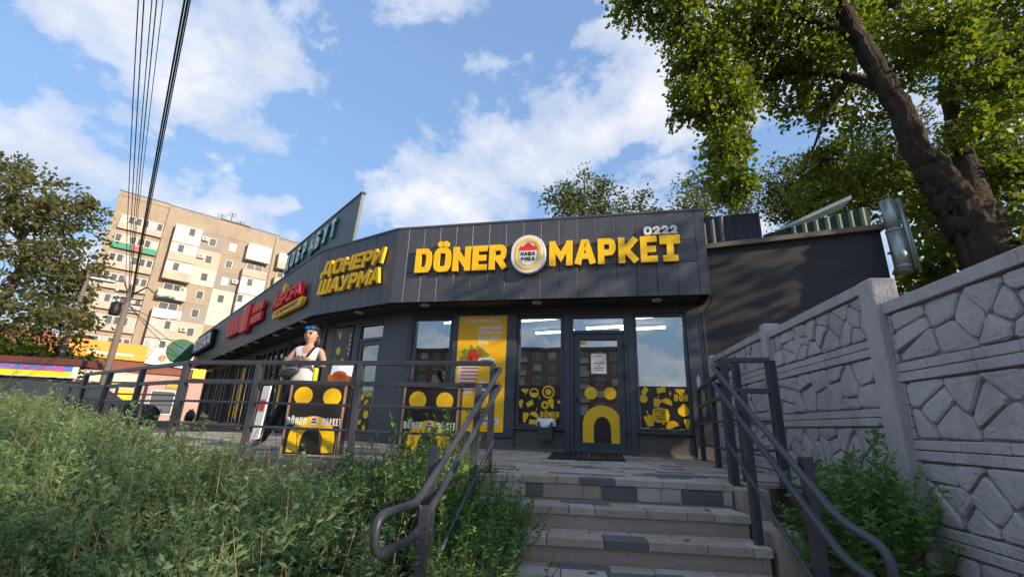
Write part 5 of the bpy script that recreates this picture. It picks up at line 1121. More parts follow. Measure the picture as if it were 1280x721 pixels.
    for sx in (-1, 1):
        b = MB(); b.ellip(hc + np.array([sx * .034, -.092, .008]), (.018, .009, .009), 8, 6); b.build('eye', dk, root, True)
        b = MB(); b.tube([hc + np.array([sx * .016, -.097, .028]), hc + np.array([sx * .036, -.094, .033]), hc + np.array([sx * .056, -.080, .024])], .0055, 6); b.build('eyebrow', hm, root, True)
        b = MB(); b.ellip(hc + np.array([sx * .092, .005, -.005]), (.010, .020, .030), 8, 6); b.build('ear', bm_.materials[0], root, True)
    b = MB(); b.ellip(hc + np.array([0, -.088, -.056]), (.027, .009, .010), 10, 6); b.build('mouth', lp, root, True)
    # sunglasses pushed up on the hair
    sg_ = thing('sunglasses', 'mirrored blue sunglasses pushed up on the woman\'s dark hair', 'sunglasses', hc + np.array([0, -.075, .085])); lm_ = pm('blue_mirror_lens', lin(20, 150, 235), .08, .6)
    for sx in (-1, 1):
        b = MB(); b.ellip(hc + np.array([sx * .038, -.072, .090]), (.034, .010, .024), 14, 8); b.build('lens', lm_, sg_, True)
        b = MB(); b.tube([hc + np.array([sx * .074, -.06, .09]), hc + np.array([sx * .095, .0, .06]), hc + np.array([sx * .09, .06, .03])], .004, 6); b.build('temple', MT['black'], sg_, True)
    b = MB(); b.tube([hc + np.array([-.008, -.08, .092]), hc + np.array([.008, -.08, .092])], .004, 6); b.build('bridge', MT['black'], sg_, True)
    # cross-body bag
    bg_ = thing('shoulder_bag', 'small dark grey cross-body bag at the woman\'s hip', 'bag', (-3.05, 6.28, .94)); bm2 = pm('bag_grey_leather', (.045, .055, .065), .45)
    b = MB(); b.ellip((-3.04, 6.29, 1.01), (.135, .055, .085), 14, 9)
    b.v = [(x, y, z - .25 * (x + 3.04) * -1) for x, y, z in b.v]; b.build('bag_body', bm2, bg_, True)
    b = MB(); b.tube([(-3.16, 6.245, 1.005), (-3.04, 6.228, 1.045), (-2.93, 6.245, 1.065)], .007, 6); b.build('zip', MT['galv'], bg_, True)
    b = MB(); pth = [(-2.93, 6.28, 1.05), (-2.88, 6.315, 1.18), (-2.82, 6.325, 1.28), (-2.775, 6.36, 1.375), (-2.765, 6.43, 1.412), (-2.80, 6.53, 1.36)]
    for p_, q in zip(pth[:-1], pth[1:]): b.bar(p_, q, .032, .008, (0, -1, .3))
    b.build('strap', MT['black'], bg_)
person()

# ------------------------------------------------------------------ indoors, seen through the glass
tubem = pm('lit_tube', (1, .97, .92), .5, emit=7.0)
for k, (s_, d_) in enumerate([(-.7, -1.4), (-.9, -2.6), (-2.0, -1.2), (-1.7, -2.4), (-3.1, -1.5), (-3.0, -2.9), (-5.0, -1.6), (-4.6, -2.8)]):
    c = WF.pt(s_, d_, 2.70); t = thing('tube_light', f'lit ceiling tube light inside the shop, ' + ('nearest the right-hand window', 'deeper behind the right-hand window', 'just behind the door transom', 'deeper behind the glass door', 'behind the window with the bin', 'deeper behind the window with the bin', 'behind the narrow left window', 'deeper behind the narrow left window')[k], 'lamp', c, 'tube lights inside the shop')
    b = MB(); b.tube([WF.pt(s_ - .5, d_ - .12, 2.69), WF.pt(s_ + .5, d_ + .12, 2.69)], .022, 8); b.build('tube', tubem, t, True)
    b = MB(); b.bar(WF.pt(s_ - .52, d_ - .125, 2.735), WF.pt(s_ + .52, d_ + .125, 2.735), .07, .04); b.build('housing', MT['white'], t)
for k, (s_, d_, mk, lb) in enumerate([(-3.0, -.9, 'white', 'white cone pendant lamp behind the window with the bin'), (-5.05, -.8, 'poster', 'yellow cone pendant lamp high behind the narrow left window'), (-4.85, -1.7, 'poster', 'second yellow pendant lamp deeper behind the narrow left window')]):
    c = WF.pt(s_, d_, 2.0); t = thing('pendant_lamp', lb, 'lamp', c, 'pendant lamps inside the shop')
    b = MB(); b.lathe(c, [(.16, 0), (.165, .012), (.06, .14), (.03, .17), (.02, .2)], 20); b.build('lamp_shade', MT[mk], t, True); b = MB(); b.tube([c + np.array([0, 0, .2]), (c[0], c[1], 2.78)], .006, 6); b.build('cord', MT['black'], t)
b = MB(); b.fbox(WF, -6.0, -4.3, -3.6, -3.0, .05, 1.1); ic = thing('serving_counter', 'orange-brown serving counter inside behind the narrow left window', 'counter', WF.pt(-5, -3.3, .05)); b.build('counter_front', pm('orange_wood', (.35, .16, .05), .45, var=.2, scale=6), ic)
b = MB(); b.fbox(WF, -6.05, -4.25, -3.65, -2.95, 1.101, 1.14); b.build('counter_top', MT['frame'], ic)
b = MB(); b.fbox(WF, -3.4, -.5, -4.6, -4.2, .05, 2.0); sh = thing('shop_shelf', 'dark shelving unit against the back wall inside the shop', 'shelf', WF.pt(-2, -4.4, .05)); b.build('shelf_case', MT['wall'], sh)
for k in range(4): b = MB(); b.fbox(WF, -3.35, -.55, -4.19, -4.0, .35 + k * .42, .38 + k * .42); b.build('shelf_board', MT['frame'], sh)

# ------------------------------------------------------------------ trees
def V3(x, y, z): return np.array([x, y, z], float)
bs = V3(7.35, 5.7, -.2)
tr = [(bs, .52), (V3(7.15, 5.85, 1.6), .38), (at(1230, 300, 6.0), .32), (at(1190, 250, 6.1), .25), (at(1152, 195, 6.2), .20), (at(1106, 105, 6.4), .155), (at(1062, 30, 6.6), .135), (at(1030, -50, 6.9), .11)]
l1 = [(at(1240, 285, 6.2), .22), (at(1212, 215, 6.7), .17), (at(1190, 140, 7.1), .135), (at(1188, 85, 7.3), .12), (at(1225, 35, 7.6), .12), (at(1260, -30, 8.0), .09)]
l2 = [(at(1182, 110, 7.2), .13), (at(1240, 75, 7.0), .10), (at(1330, 50, 7.0), .08)]
l3 = [(at(1110, 115, 6.4), .08), (at(1060, 95, 7.0), .07), (at(985, 90, 7.3), .05), (at(930, 110, 7.4), .03)]
l4 = [(at(1070, 45, 6.6), .075), (at(1000, 20, 6.8), .06), (at(900, 10, 7.0), .04), (at(820, 0, 7.1), .02)]
l5 = [(at(1060, 98, 7.0), .05), (at(1030, 150, 7.2), .03), (at(1005, 215, 7.3), .015)]
cl = []
for x, y, Y, r_, n in [(795, 5, 7.1, (.5, .5, .3), 420), (850, 20, 7.0, (.6, .6, .5), 800), (880, 75, 7.2, (.6, .6, .6), 950), (865, 125, 7.3, (.35, .45, .45), 480), (910, 130, 7.4, (.5, .5, .6), 800), (905, 185, 7.4, (.38, .4, .5), 560), (915, 230, 7.4, (.36, .4, .32), 420), (940, 30, 7.0, (.7, .7, .6), 950), (950, 90, 7.6, (.5, .5, .5), 560), (1000, 10, 6.8, (.7, .7, .5), 850), (1010, 75, 7.2, (.5, .5, .5), 620), (1050, 45, 7.4, (.6, .6, .6), 700), (1040, 130, 7.6, (.45, .5, .4), 430), (1030, 200, 7.9, (.35, .4, .3), 280), (1110, 10, 7.6, (.8, .8, .5), 800), (1110, 90, 7.9, (.5, .6, .5), 420), (1170, 30, 6.6, (.6, .6, .5), 620), (1170, 90, 8.2, (.6, .6, .5), 380), (1230, 20, 6.9, (.7, .8, .5), 650), (1270, 90, 7.2, (.5, .6, .6), 520), (1230, 150, 7.8, (.5, .6, .5), 430), (1275, 190, 6.9, (.4, .5, .5), 430), (1215, 70, 6.0, (.4, .4, .35), 240), (1030, 240, 8.6, (.7, .6, .4), 420), (1000, -60, 6.8, (1.1, 1.1, .7), 900), (1120, -80, 6.6, (1.3, 1.3, .8), 1000), (1240, -90, 6.4, (1.2, 1.2, .8), 800), (880, -50, 6.9, (.9, .9, .6), 700), (1350, 60, 6.6, (1.2, 1.2, 1.0), 900), (1400, -60, 6.2, (1.4, 1.4, 1.0), 900), (1255, 125, 8.4, (.7, .6, .6), 520), (1210, 190, 8.6, (.5, .6, .5), 380), (1275, 30, 8.2, (.8, .7, .6), 560), (1145, 60, 8.4, (.7, .6, .6), 460), (1080, 150, 8.4, (.4, .5, .4), 260), (985, 130, 7.5, (.3, .4, .4), 240), (1200, 100, 6.6, (.3, .3, .3), 160), (1215, 165, 6.5, (.3, .3, .3), 200), (1240, 110, 6.6, (.4, .4, .35), 260), (1190, 60, 6.6, (.4, .4, .35), 240), (1255, 215, 6.6, (.3, .3, .35), 240)]:
    cl.append((at(x, y, Y), np.array(r_) * 1.12, int(n * 2.3)))
make_tree('leaning_tree', 'huge leaning forked tree overhanging the shop from behind the fence', bs, tr, [l1, l2, l3, l4, l5], cl, .105, 'leafR', 'bark', per_twig=22, sigma=.2, wob=.16)
# undergrowth behind the fence
for nm, lb, pts in (('maple_shrub', 'bright green shrub filling the gap left of the big trunk', [(1185, 330, 6.6, (.4, .5, .45), 560), (1165, 270, 8.2, (.5, .5, .5), 600), (1180, 290, 7.6, (.45, .5, .5), 560), (1105, 215, 8.0, (.6, .6, .5), 480), (1175, 365, 7.0, (.4, .4, .4), 420), (1150, 230, 8.4, (.6, .6, .5), 560), (1150, 360, 8.0, (.5, .4, .5), 420)]),
                    ('maple_shrub', 'sunlit yellow-green shrub right of the big trunk', [(1275, 250, 6.9, (.5, .6, .6), 600), (1240, 215, 8.2, (.6, .6, .6), 520), (1300, 300, 5.8, (.5, .5, .5), 480), (1270, 300, 7.5, (.5, .5, .5), 400)]),
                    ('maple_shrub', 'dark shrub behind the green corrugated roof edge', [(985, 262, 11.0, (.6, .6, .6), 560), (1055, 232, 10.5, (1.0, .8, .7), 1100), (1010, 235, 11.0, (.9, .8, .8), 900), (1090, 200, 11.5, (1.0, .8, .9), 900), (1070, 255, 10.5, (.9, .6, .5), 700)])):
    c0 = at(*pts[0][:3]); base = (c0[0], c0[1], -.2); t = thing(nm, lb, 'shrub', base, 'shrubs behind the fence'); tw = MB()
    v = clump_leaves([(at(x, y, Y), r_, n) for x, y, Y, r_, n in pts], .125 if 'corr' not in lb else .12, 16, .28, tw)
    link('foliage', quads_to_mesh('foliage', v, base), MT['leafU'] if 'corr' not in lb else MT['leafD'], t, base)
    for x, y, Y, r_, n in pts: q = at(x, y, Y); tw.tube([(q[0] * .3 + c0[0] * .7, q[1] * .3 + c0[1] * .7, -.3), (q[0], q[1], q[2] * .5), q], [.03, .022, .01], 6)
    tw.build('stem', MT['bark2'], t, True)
# trees behind the building
for k, (lb, pts, Y0) in enumerate([('feathery tree whose top shows over the fascia above МАРКЕТ', [(730, 240, 17, (1.0, 1.0, .9), 900), (705, 255, 17, (.8, .8, .8), 600), (760, 250, 17, (.7, .8, .7), 500), (725, 285, 17, (1.6, 1.4, 1.0), 900)], 17), ('smaller tree showing over the roof beside the feathery one', [(800, 255, 19, (.8, .8, .6), 420), (795, 280, 19, (1.2, 1.2, .8), 500)], 19), ('willowy tree showing over the roof near the corrugated sheets', [(880, 235, 18, (1.0, 1.0, .9), 800), (855, 262, 18, (1.0, 1.0, .7), 560), (920, 245, 18, (1.0, 1.0, .8), 560), (880, 285, 18, (2.0, 1.4, 1.0), 800), (935, 262, 18, (.9, .9, .7), 380)], 18), ('distant tree between the corrugated sheets and the leaning trunk', [(1000, 225, 24, (2.2, 2, 1.6), 1100), (1060, 210, 24, (2.4, 2, 2.0), 1300), (1000, 260, 24, (3, 2, 1.5), 900), (1130, 180, 24, (2.6, 2, 2.2), 1100), (1110, 240, 24, (2.6, 2, 2.0), 1000)], 24)]):
    c = at(*pts[0][:3]); base = V3(c[0], c[1] + .3, -.35)
    make_tree('background_tree', lb, base, [(base, .22), (V3(c[0], c[1] + .2, c[2] * .6), .14), (c, .03)], [[(V3(c[0], c[1] + .2, c[2] * .6), .08), (at(*q[:3]), .02)] for q in pts[1:]], [(at(x, y, Y), r_, n) for x, y, Y, r_, n in pts], .15 if k != 3 else .22, 'leafB', group='trees behind the shop', per_twig=20, sigma=.24)
# street trees on the left
base = V3(-30.5, 25.5, -.35)
pts = [(10, 235, 24, (2.0, 2, 1.6), 900), (50, 255, 24, (2.0, 2, 1.8), 1000), (90, 275, 24, (1.8, 1.8, 1.4), 800), (112, 265, 24, (.8, .9, .8), 280), (30, 300, 24, (2.4, 2, 1.8), 1100), (75, 330, 23, (2.2, 2, 1.5), 1000), (0, 350, 24, (2.2, 2, 1.8), 900), (50, 385, 23, (2.2, 2, 1.4), 900), (92, 350, 23, (1.1, 1.2, 1.0), 380), (-40, 270, 24, (2.5, 2, 2.5), 900), (92, 390, 25, (1.1, 1.2, .9), 340), (15, 205, 24.5, (.8, .8, .6), 220), (85, 405, 21, (1.3, 1.2, .8), 380)]
c = at(30, 330, 24)
make_tree('street_tree', 'big loose-crowned street tree at the left edge', base, [(base, .4), (V3(-30.0, 25.2, 3), .33), (c, .2), (at(20, 230, 24), .05)], [[(c, .14), (at(90, 280, 24), .03)], [(V3(-30, 25.2, 4), .16), (at(100, 370, 22.5), .03)], [(c, .12), (at(-20, 280, 24), .03)]], [(at(x, y, Y), r_, n) for x, y, Y, r_, n in pts], .25, 'leafL', per_twig=20, sigma=.24)
for lb, pts, mk in (('dark low tree behind the kiosk at the left edge', [(10, 430, 26, (2.2, 2, 1.3), 800), (60, 440, 27, (2.0, 2, 1.1), 600), (85, 452, 28, (1.6, 1.5, .9), 380), (-30, 450, 25, (2, 2, 1.2), 500)], 'leafD'), ('sunlit yellow-green bush above the kiosk sign', [(12, 436, 23, (1.0, 1, .7), 400), (35, 442, 23, (.8, .8, .5), 250)], 'leafU')):
    c = at(*pts[0][:3]); base = V3(c[0], c[1] + .2, -.35)
    make_tree('roadside_tree', lb, base, [(base, .18), (c, .05)], [], [(at(x, y, Y), r_, n) for x, y, Y, r_, n in pts], .24, mk, per_twig=18, sigma=.26)
# unseen trees right of the view, added along the fence to dapple the sunlight
for k, (x, y, z, r_, n, lb) in enumerate([(9.8, 1.8, 5.6, (2.4, 2.2, 2.0), 620, 'unseen tree added just right of the view to dapple the sun'), (12.5, -2.2, 6.4, (2.8, 2.6, 2.3), 700, 'second unseen tree added right of the view to dapple the sun'), (11.0, -7.0, 6.0, (2.8, 2.8, 2.3), 700, 'third unseen tree added behind the viewer to dapple the sun')]):
    base = V3(x, y, -.2); make_tree('unseen_shade_tree', lb, base, [(base, .3), (V3(x, y, z - 1), .2), (V3(x, y, z + 1), .05)], [], [((x, y, z), r_, n), ((x - 1.2, y + .8, z - 1.2), (1.4, 1.4, 1.0), n // 3), ((x + 1, y - 1, z + .8), (1.5, 1.5, 1.2), n // 3)], .22, 'leafR', group='unseen trees added for dappled shade', per_twig=20, sigma=.3)

# ------------------------------------------------------------------ apartment block
FAp = Fr((-48.53, 49.47), (.735, .678))
MT['apt'] = pm('sandy_brick_panel', (.37, .305, .235), .9, 0, .12, 1.2, .3, 12, .2, dirt=((.24, .19, .14), .7, .5), stretch=(1, 1, .6))
MT['apt_grey'] = pm('insulated_grey_panel', (.30, .27, .24), .9, 0, .06, 1.0); MT['apt_cream'] = pm('insulated_cream_panel', (.50, .43, .33), .9, 0, .06, 1.0); MT['apt_white'] = pm('pale_panel', (.56, .52, .46), .9, 0, .06, 1.0)
MT['bal'] = pm('balcony_cream', (.48, .42, .34), .8, 0, .14, 1.0, dirt=((.30, .26, .21), .5, .8)); MT['pvc'] = pm('white_pvc', (.58, .56, .52), .5, 0, .12, 1.2, dirt=((.38, .34, .29), .5, .9)); MT['apt_glass'] = pm('window_dark_glass', (.10, .11, .12), .08, 0, .3, .4); MT['curtain'] = pm('curtained_window', (.42, .40, .37), .25, 0, .3, 1.5)
apt = thing('apartment_block', 'tall sandy brick apartment block with glazed balconies behind the shop', 'building', FAp.pt(12, -6, -.35))
b = MB(); b.fbox(FAp, 0, 34, -12, 0, -.35, 25.75); b.build('wall', MT['apt'], apt)
b = MB(); b.fbox(FAp, -.05, 5.0, -12.05, .06, 25.75, 26.3); b.fbox(FAp, 5.001, 18.5, -12.04, -.1, 25.75, 26.28); b.fbox(FAp, 18.501, 34.1, -12.05, .04, 25.75, 25.95); b.build('parapet', MT['apt'], apt)
b = MB(); b.fbox(FAp, -.1, 5.05, -.02, .12, 26.301, 26.36); b.fbox(FAp, 5.051, 18.45, -.02, .02, 26.281, 26.33); b.fbox(FAp, 18.5, 34.2, -.02, .1, 25.951, 26.0); b.build('roof_edge', MT['bark2'], apt)
b = MB(); b.fbox(FAp, 5.05, 5.55, -.3, .25, -.3, 26.0); b.build('pier', MT['apt'], apt); b = MB(); b.fbox(FAp, 17.95, 18.35, -.3, .2, -.3, 25.9); b.build('pier', MT['apt'], apt)
for a_, h_ in ((11.0, 1.6), (12.2, 2.2), (13.4, 1.3)):
    b = MB(); q = FAp.pt(a_, -2, 26.2); b.tube([q, q + V3(0, 0, h_)], .05, 6); 
    for j in range(3): b.bar(q + V3(-.5, -.3, h_ - .25 * j), q + V3(.5, .3, h_ - .25 * j), .04, .04)
    b.build('aerial', MT['rail'], apt)
b = MB(); b.fbox(FAp, 11, 14.6, -4, -1.2, 26.2, 26.9); b.build('roof_hatch', MT['bark2'], apt)
ST_H = 2.47; Z0 = 22.7
for k in range(10): b = MB(); b.fbox(FAp, 9.02, 14.38, .0, .012, Z0 + 1.225 - k * ST_H, Z0 + 1.255 - k * ST_H); b.build('panel_seam', MT['bark2'], apt)
wcache = {}
def apt_window(s_, z, w, h, d=0.0, glass='apt_glass', mull=1, parent=apt, Fx=None):
    Fx = Fx or FAp
    b = MB(); i, o = rect_ring(-w / 2, w / 2, -h / 2, h / 2, .08); L = Fr((0, 0), (1, 0)); k = (w, h, mull)
    if k not in wcache:
        b.ring(L, i, o, -.02, .06)
        for m in range(1, mull + 1): b.fbox(L, -w / 2 + w * m / (mull + 1) - .04, -w / 2 + w * m / (mull + 1) + .04, -.02, .05, -h / 2 + .08, h / 2 - .08)
        me = b.mesh('window', (0, 0, 0)); me.materials.append(MT['pvc']); g = MB(); g.fbox(L, -w / 2 + .05, w / 2 - .05, -.03, .015, -h / 2 + .05, h / 2 - .05); wcache[k] = (me, g)
    me, g = wcache[k]; c = Fx.pt(s_, d, z); o = link('window', me, None, parent, c, Fx.rot)
    kk = (w, h, mull, glass)
    if kk not in wcache: m2 = g.mesh('pane', (0, 0, 0)); m2.materials.append(MT[glass]); wcache[kk] = m2
    p_ = bpy.data.objects.new('pane', wcache[kk]); COL.objects.link(p_); p_.parent = o; return o
def ac(s_, z, d=.05):
    b = MB(); b.fbox(FAp, s_, s_ + .75, d, d + .35, z, z + .55); q = b.build('air_conditioner', MT['pvc'], apt, bevel=.03); b = MB(); b.prism(FAp, circ(s_ + .3, z + .28, .2, 12), d + .35, d + .36); b.build('fan_grille', MT['rail'], q)
def balcony(s0, s1, z, dp_, glazed, mat, first=True):
    b = MB(); b.fbox(FAp, s0, s1, .0, dp_, z - 1.25, z - 1.12); b.fbox(FAp, s0, s1, dp_ - .1, dp_, z - 1.119, z - .12); b.fbox(FAp, s0, s0 + .1, .0, dp_ - .101, z - 1.119, z - .12); b.fbox(FAp, s1 - .1, s1, .0, dp_ - .101, z - 1.119, z - .12)
    q = b.build('balcony', mat, apt)
    if glazed:
        n = 4
        for k in range(n):
            w = (s1 - s0) / n; bb = MB(); i, o = rect_ring(s0 + k * w + .01, s0 + (k + 1) * w - .01, z - .115, z + 1.0, .07); bb.ring(FAp, i, o, dp_ - .1, dp_ - .02); bb.build('balcony_glazing', MT['pvc'], q)
            bb = MB(); bb.fbox(FAp, s0 + k * w + .06, s0 + (k + 1) * w - .06, dp_ - .08, dp_ - .06, z - .06, z + .94); bb.build('balcony_pane', MT['curtain' if (k + int(z)) % 3 else 'apt_glass'], q)
        bb = MB(); bb.fbox(FAp, s0, s1, 0, dp_ + .02, z + 1.005, z + 1.12); bb.build('balcony_roof', MT['pvc'], q)
        for a_ in (s0 + .02, s1 - .1): bb = MB(); bb.fbox(FAp, a_, a_ + .08, .0, dp_ - .12, z - .11, z + 1.0); bb.build('balcony_side', MT['pvc'], q)
    else:
        apt_window((s0 + s1) / 2, z + .15, (s1 - s0) * .7, 1.5, .01, 'apt_glass', 1)
for k in range(10):
    z = Z0 - k * ST_H
    if z < 1: break
    # loggia bay at the left end: recessed glazing above a cream parapet
    b = MB(); b.fbox(FAp, .7, 5.0, -.0, .35, z - 1.15, z - .42); q = b.build('loggia_parapet', MT['bal'] if k != 1 else pm('green_balcony_sheet', (.03, .26, .15), .6), apt)
    for j in range(6):
        w = 4.2 / 6; apt_window(.75 + w * (j + .5), z + .15, w - .04, 1.05, .16, 'curtain' if (j * 3 + k * 5) % 4 == 0 else 'apt_glass', 0)
    if k == 1: bb = MB(); bb.fbox(FAp, 2.6, 3.6, .35, .40, z - 1.0, z - .45); bb.build('red_cloth', MT['red'], q)
    apt_window(10.45, z, .85, 1.15, .02, 'apt_glass', 0); apt_window(12.85, z, .85, 1.15, .02, 'apt_glass' if k % 2 else 'curtain', 0)
    balcony(6.1, 9.0, z - .1, 1.0, k not in (3, 4), (MT['pvc'], MT['bal'], MT['bal'], MT['apt_white'])[k % 4])
    balcony(14.5, 17.5, z - .1, 1.0, k not in (1, 5), (MT['pvc'], MT['bal'], MT['pvc'])[k % 3]); balcony(18.6, 21.2, z - .35, 1.0, k % 2 == 0, MT['bal'])
    for s0, s1, mk in ((9.1, 11.7, ('apt_grey', 'apt_cream', 'apt_white', None)[k % 4] if k < 6 else None), (11.705, 14.3, (None, None, 'apt_grey', 'apt_white', 'apt_white')[k % 5] if k < 6 else None)):
        if mk:
            b = MB(); c_ = 10.45 if s0 < 10 else 12.85
            i, o = [(c_ - .44, z - .6), (c_ + .44, z - .6), (c_ + .44, z + .6), (c_ - .44, z + .6)], [(s0, z - 1.23), (s1, z - 1.23), (s1, z + 1.22), (s0, z + 1.22)]
            b.ring(FAp, i, o, .0, .07); b.build('facade_panel', MT[mk], apt)
    for s0 in (23.5, 26.5, 30.0): apt_window(s0, z, 1.3, 1.3, .02, 'apt_glass', 1)
    if k in (0, 1, 3, 5): ac((9.15, 9.15, 8.2, 9.3)[(0, 1, 3, 5).index(k)], z - .1, .08 if k < 2 else .1)
    if k in (2, 6): ac(13.6, z - .1, .1)
# ------------------------------------------------------------------ ground-floor shop with orange fascia, off the block
FE2 = Fr(FAp.pt(0, 8, 0), FAp.u)
ev = thing('orange_shop', 'red-brown brick shop with an orange and white fascia below the apartment block', 'building', FE2.pt(5, -3, -.35))
MT['redbrick'] = pm('red_brown_brick', (.22, .085, .06), .85, 0, .2, 3, .4, 20, .3); MT['pink'] = pm('pink_render', (.52, .30, .27), .85, 0, .1, 2)
b = MB(); b.fbox(FE2, -5.5, 13, -7.9, 0, -.35, 5.2); b.build('wall', MT['pink'], ev); b = MB(); b.fbox(FE2, -5.5, 13.0, -7.9, .25, 4.35, 5.45); b.build('brick_band', MT['redbrick'], ev)
b = MB(); b.hexa([FE2.pt(-5.5, .3, 5.45), FE2.pt(-1.2, .3, 5.45), FE2.pt(-1.2, -6, 5.45), FE2.pt(-5.5, -6, 5.45), FE2.pt(-5.5, -2, 7.8), FE2.pt(-1.2, -2, 7.8), FE2.pt(-1.2, -6, 7.8), FE2.pt(-5.5, -6, 7.8)]); b.build('tiled_roof', pm('rust_tile_roof', (.30, .10, .06), .8, 0, .2, 6, .3, 20), ev)
b = MB(); b.fbox(FE2, -1.2, 6.2, .2, .5, 5.45, 7.1); b.build('orange_fascia', pm('orange_fascia', lin(250, 150, 20), .5), ev)
b = MB(); b.prism(FE2, [(6.2, 5.3), (10.6, 5.1), (10.6, 6.95), (6.9, 7.08)], .26, .52); wf = b.build('white_fascia', MT['white'], ev)
text(FE2, 'e', 7.2, 5.62, .95, .2, .52, .56, pm('eva_orange', lin(240, 120, 20), .5), wf); text(FE2, 'va', 8.0, 5.62, .95, .2, .52, .56, pm('eva_green', lin(110, 190, 20), .5), wf, width=1.5)
b = MB(); b.fbox(FE2, 1.6, 5.2, .5, .53, 5.85, 6.05); b.build('fascia_print', MT['white'], ev)
b = MB(); b.fbox(FE2, 10.605, 12.5, .26, .5, 4.2, 6.9); ye = b.build('yellow_sign_panel', pm('yellow_panel', lin(250, 215, 0), .5), ev); text(FE2, 'A', 10.9, 5.4, 1.0, .2, .5, .52, pm('dark_red', lin(120, 40, 20), .5), ye)
b = MB(); b.fbox(FE2, -.6, 6.0, .02, .3, 2.9, 4.1); b.build('shop_window_band', pm('bleached_banner', (.62, .55, .45), .6, 0, .1, .7), ev)
b = MB(); b.fbox(FE2, -2.6, 1.8, .03, .12, .4, 2.9); yp = b.build('yellow_poster', pm('yellow_poster_print', lin(252, 210, 10), .5, var=.25, scale=1.2), ev)
for k in range(3): b = MB(); b.prism(FE2, circ(-2.0 + k * 1.3, 1.6 + .3 * (k % 2), .45, 14), .12, .13); b.build('print', MT['meat'], yp)
for a, b_, mk in ((2.4, 3.9, 'white'), (4.4, 6.4, 'poster'), (7.4, 9.6, 'pink')):
    b = MB(); i, o = rect_ring(a, b_, .2, 2.7, .12); b.ring(FE2, i, o, .0, .12); wq = b.build('window', MT['pvc'], ev); b = MB(); b.fbox(FE2, a + .1, b_ - .1, .02, .06, .3, 2.6); b.build('pane', MT[mk] if mk != 'pink' else MT['apt_glass'], wq)
b = MB(); b.fbox(FE2, 8.6, 10.0, .13, .18, 3.0, 3.9); b.build('small_orange_sign', pm('orange_plate', lin(250, 150, 10), .5), ev)
b = MB(); b.fbox(FE2, 10.3, 10.5, .05, .4, .0, 3.4); b.build('door_frame', MT['rail'], ev)
# ------------------------------------------------------------------ kiosk at the left edge
FK = Fr(at(0, 460, 20)[:2], (.96, -.28)); kk = thing('kiosk', 'low dark kiosk with a blue and yellow name board at the left edge', 'kiosk', FK.pt(0, -1, -.35))
FK = Fr(at(-40, 460, 20)[:2], at(66, 465, 20.6)[:2] - at(-40, 460, 20)[:2])
LK = 4.05
b = MB(); b.fbox(FK, -3, LK - .15, -3, -.2, -.35, 1.75); b.build('kiosk_wall', pm('kiosk_dark_wall', (.045, .05, .05), .6), kk)
b = MB(); b.fbox(FK, -3, LK + .1, -1.6, .15, 2.32, 2.6); b.build('kiosk_roof', pm('maroon_roof', (.13, .04, .035), .7), kk)
b = MB(); b.fbox(FK, -3, LK, -.2, .02, 1.76, 2.32); sgk = b.build('name_board', MT['white'], kk)
b = MB(); b.fbox(FK, -2.9, LK - .12, .021, .032, 2.03, 2.28); b.build('blue_band', pm('board_blue', lin(90, 130, 205), .5), sgk); b = MB(); b.fbox(FK, -2.9, LK - .12, .021, .0325, 1.80, 2.025); b.build('yellow_band', pm('board_yellow', lin(250, 222, 30), .5), sgk)
text(FK, 'KO KAB', .5, 2.03, .22, .05, .034, .05, pm('board_pink', lin(214, 90, 160), .5), sgk, width=3.2, gap=.2)
b = MB(); b.fbox(FK, LK - .7, LK + .2, -.9, -.21, -.35, 1.74); b.build('pink_pillar', MT['pink'], kk)
# ------------------------------------------------------------------ poles, street lamps, wires
MT['pole'] = pm('weathered_concrete_pole', (.17, .135, .11), .9, 0, .12, 4, .3, 30)
def vpole(name, label, px, py, Y, extra=0.0, r=.13):
    p_ = at(px, py, Y); t = thing(name, label, 'pole', (p_[0], p_[1], -.35)); b = MB(); b.tube([(p_[0], p_[1], -.35), (p_[0], p_[1], p_[2] + extra)], [r, r * .72], 10); b.build('shaft', MT['pole'], t, True); return t, p_
up, pt_ = vpole('utility_pole', 'concrete utility pole with two street lamps where the wires meet', 163, 365, 19, .3, .15)
for sx, q in ((-1, (140, 352)), (1, (200, 372))):
    hd = at(*q, 18.4); b = MB(); b.tube([pt_ + V3(0, 0, -.2), (pt_ + hd) / 2 + V3(0, 0, .35), hd], .035, 6); arm = b.build('lamp_arm', MT['pole'], up, True)
    b = MB(); dq = hd - pt_; dq[2] = 0; dq /= np.linalg.norm(dq); b.bar(hd - dq * .1, hd + dq * .75 + V3(0, 0, -.05), .26, .12); b.build('lamp_head', MT['galv'], arm, bevel=.04)
b = MB(); b.lathe(pt_ + V3(-.25, -.2, -1.1), [(.16, 0), (.2, .05), (.2, .5), (.1, .6)], 12); b.build('cable_box', MT['black'], up, True)
for k in range(4): b = MB(); a = pt_ + V3(0, 0, -.05 - .25 * k); b.bar(a + V3(-.5, -.2, 0), a + V3(.5, .2, 0), .06, .06); cb = b.build('cross_arm', MT['rail'], up); b = MB(); b.lathe(a + V3(-.45, -.18, .03), [(.05, 0), (.06, .05), (.03, .12)], 8); b.build('insulator', MT['white'], cb)
vpole('plain_pole', 'plain grey concrete pole standing against the left street tree', 110, 345, 23, .4, .12)
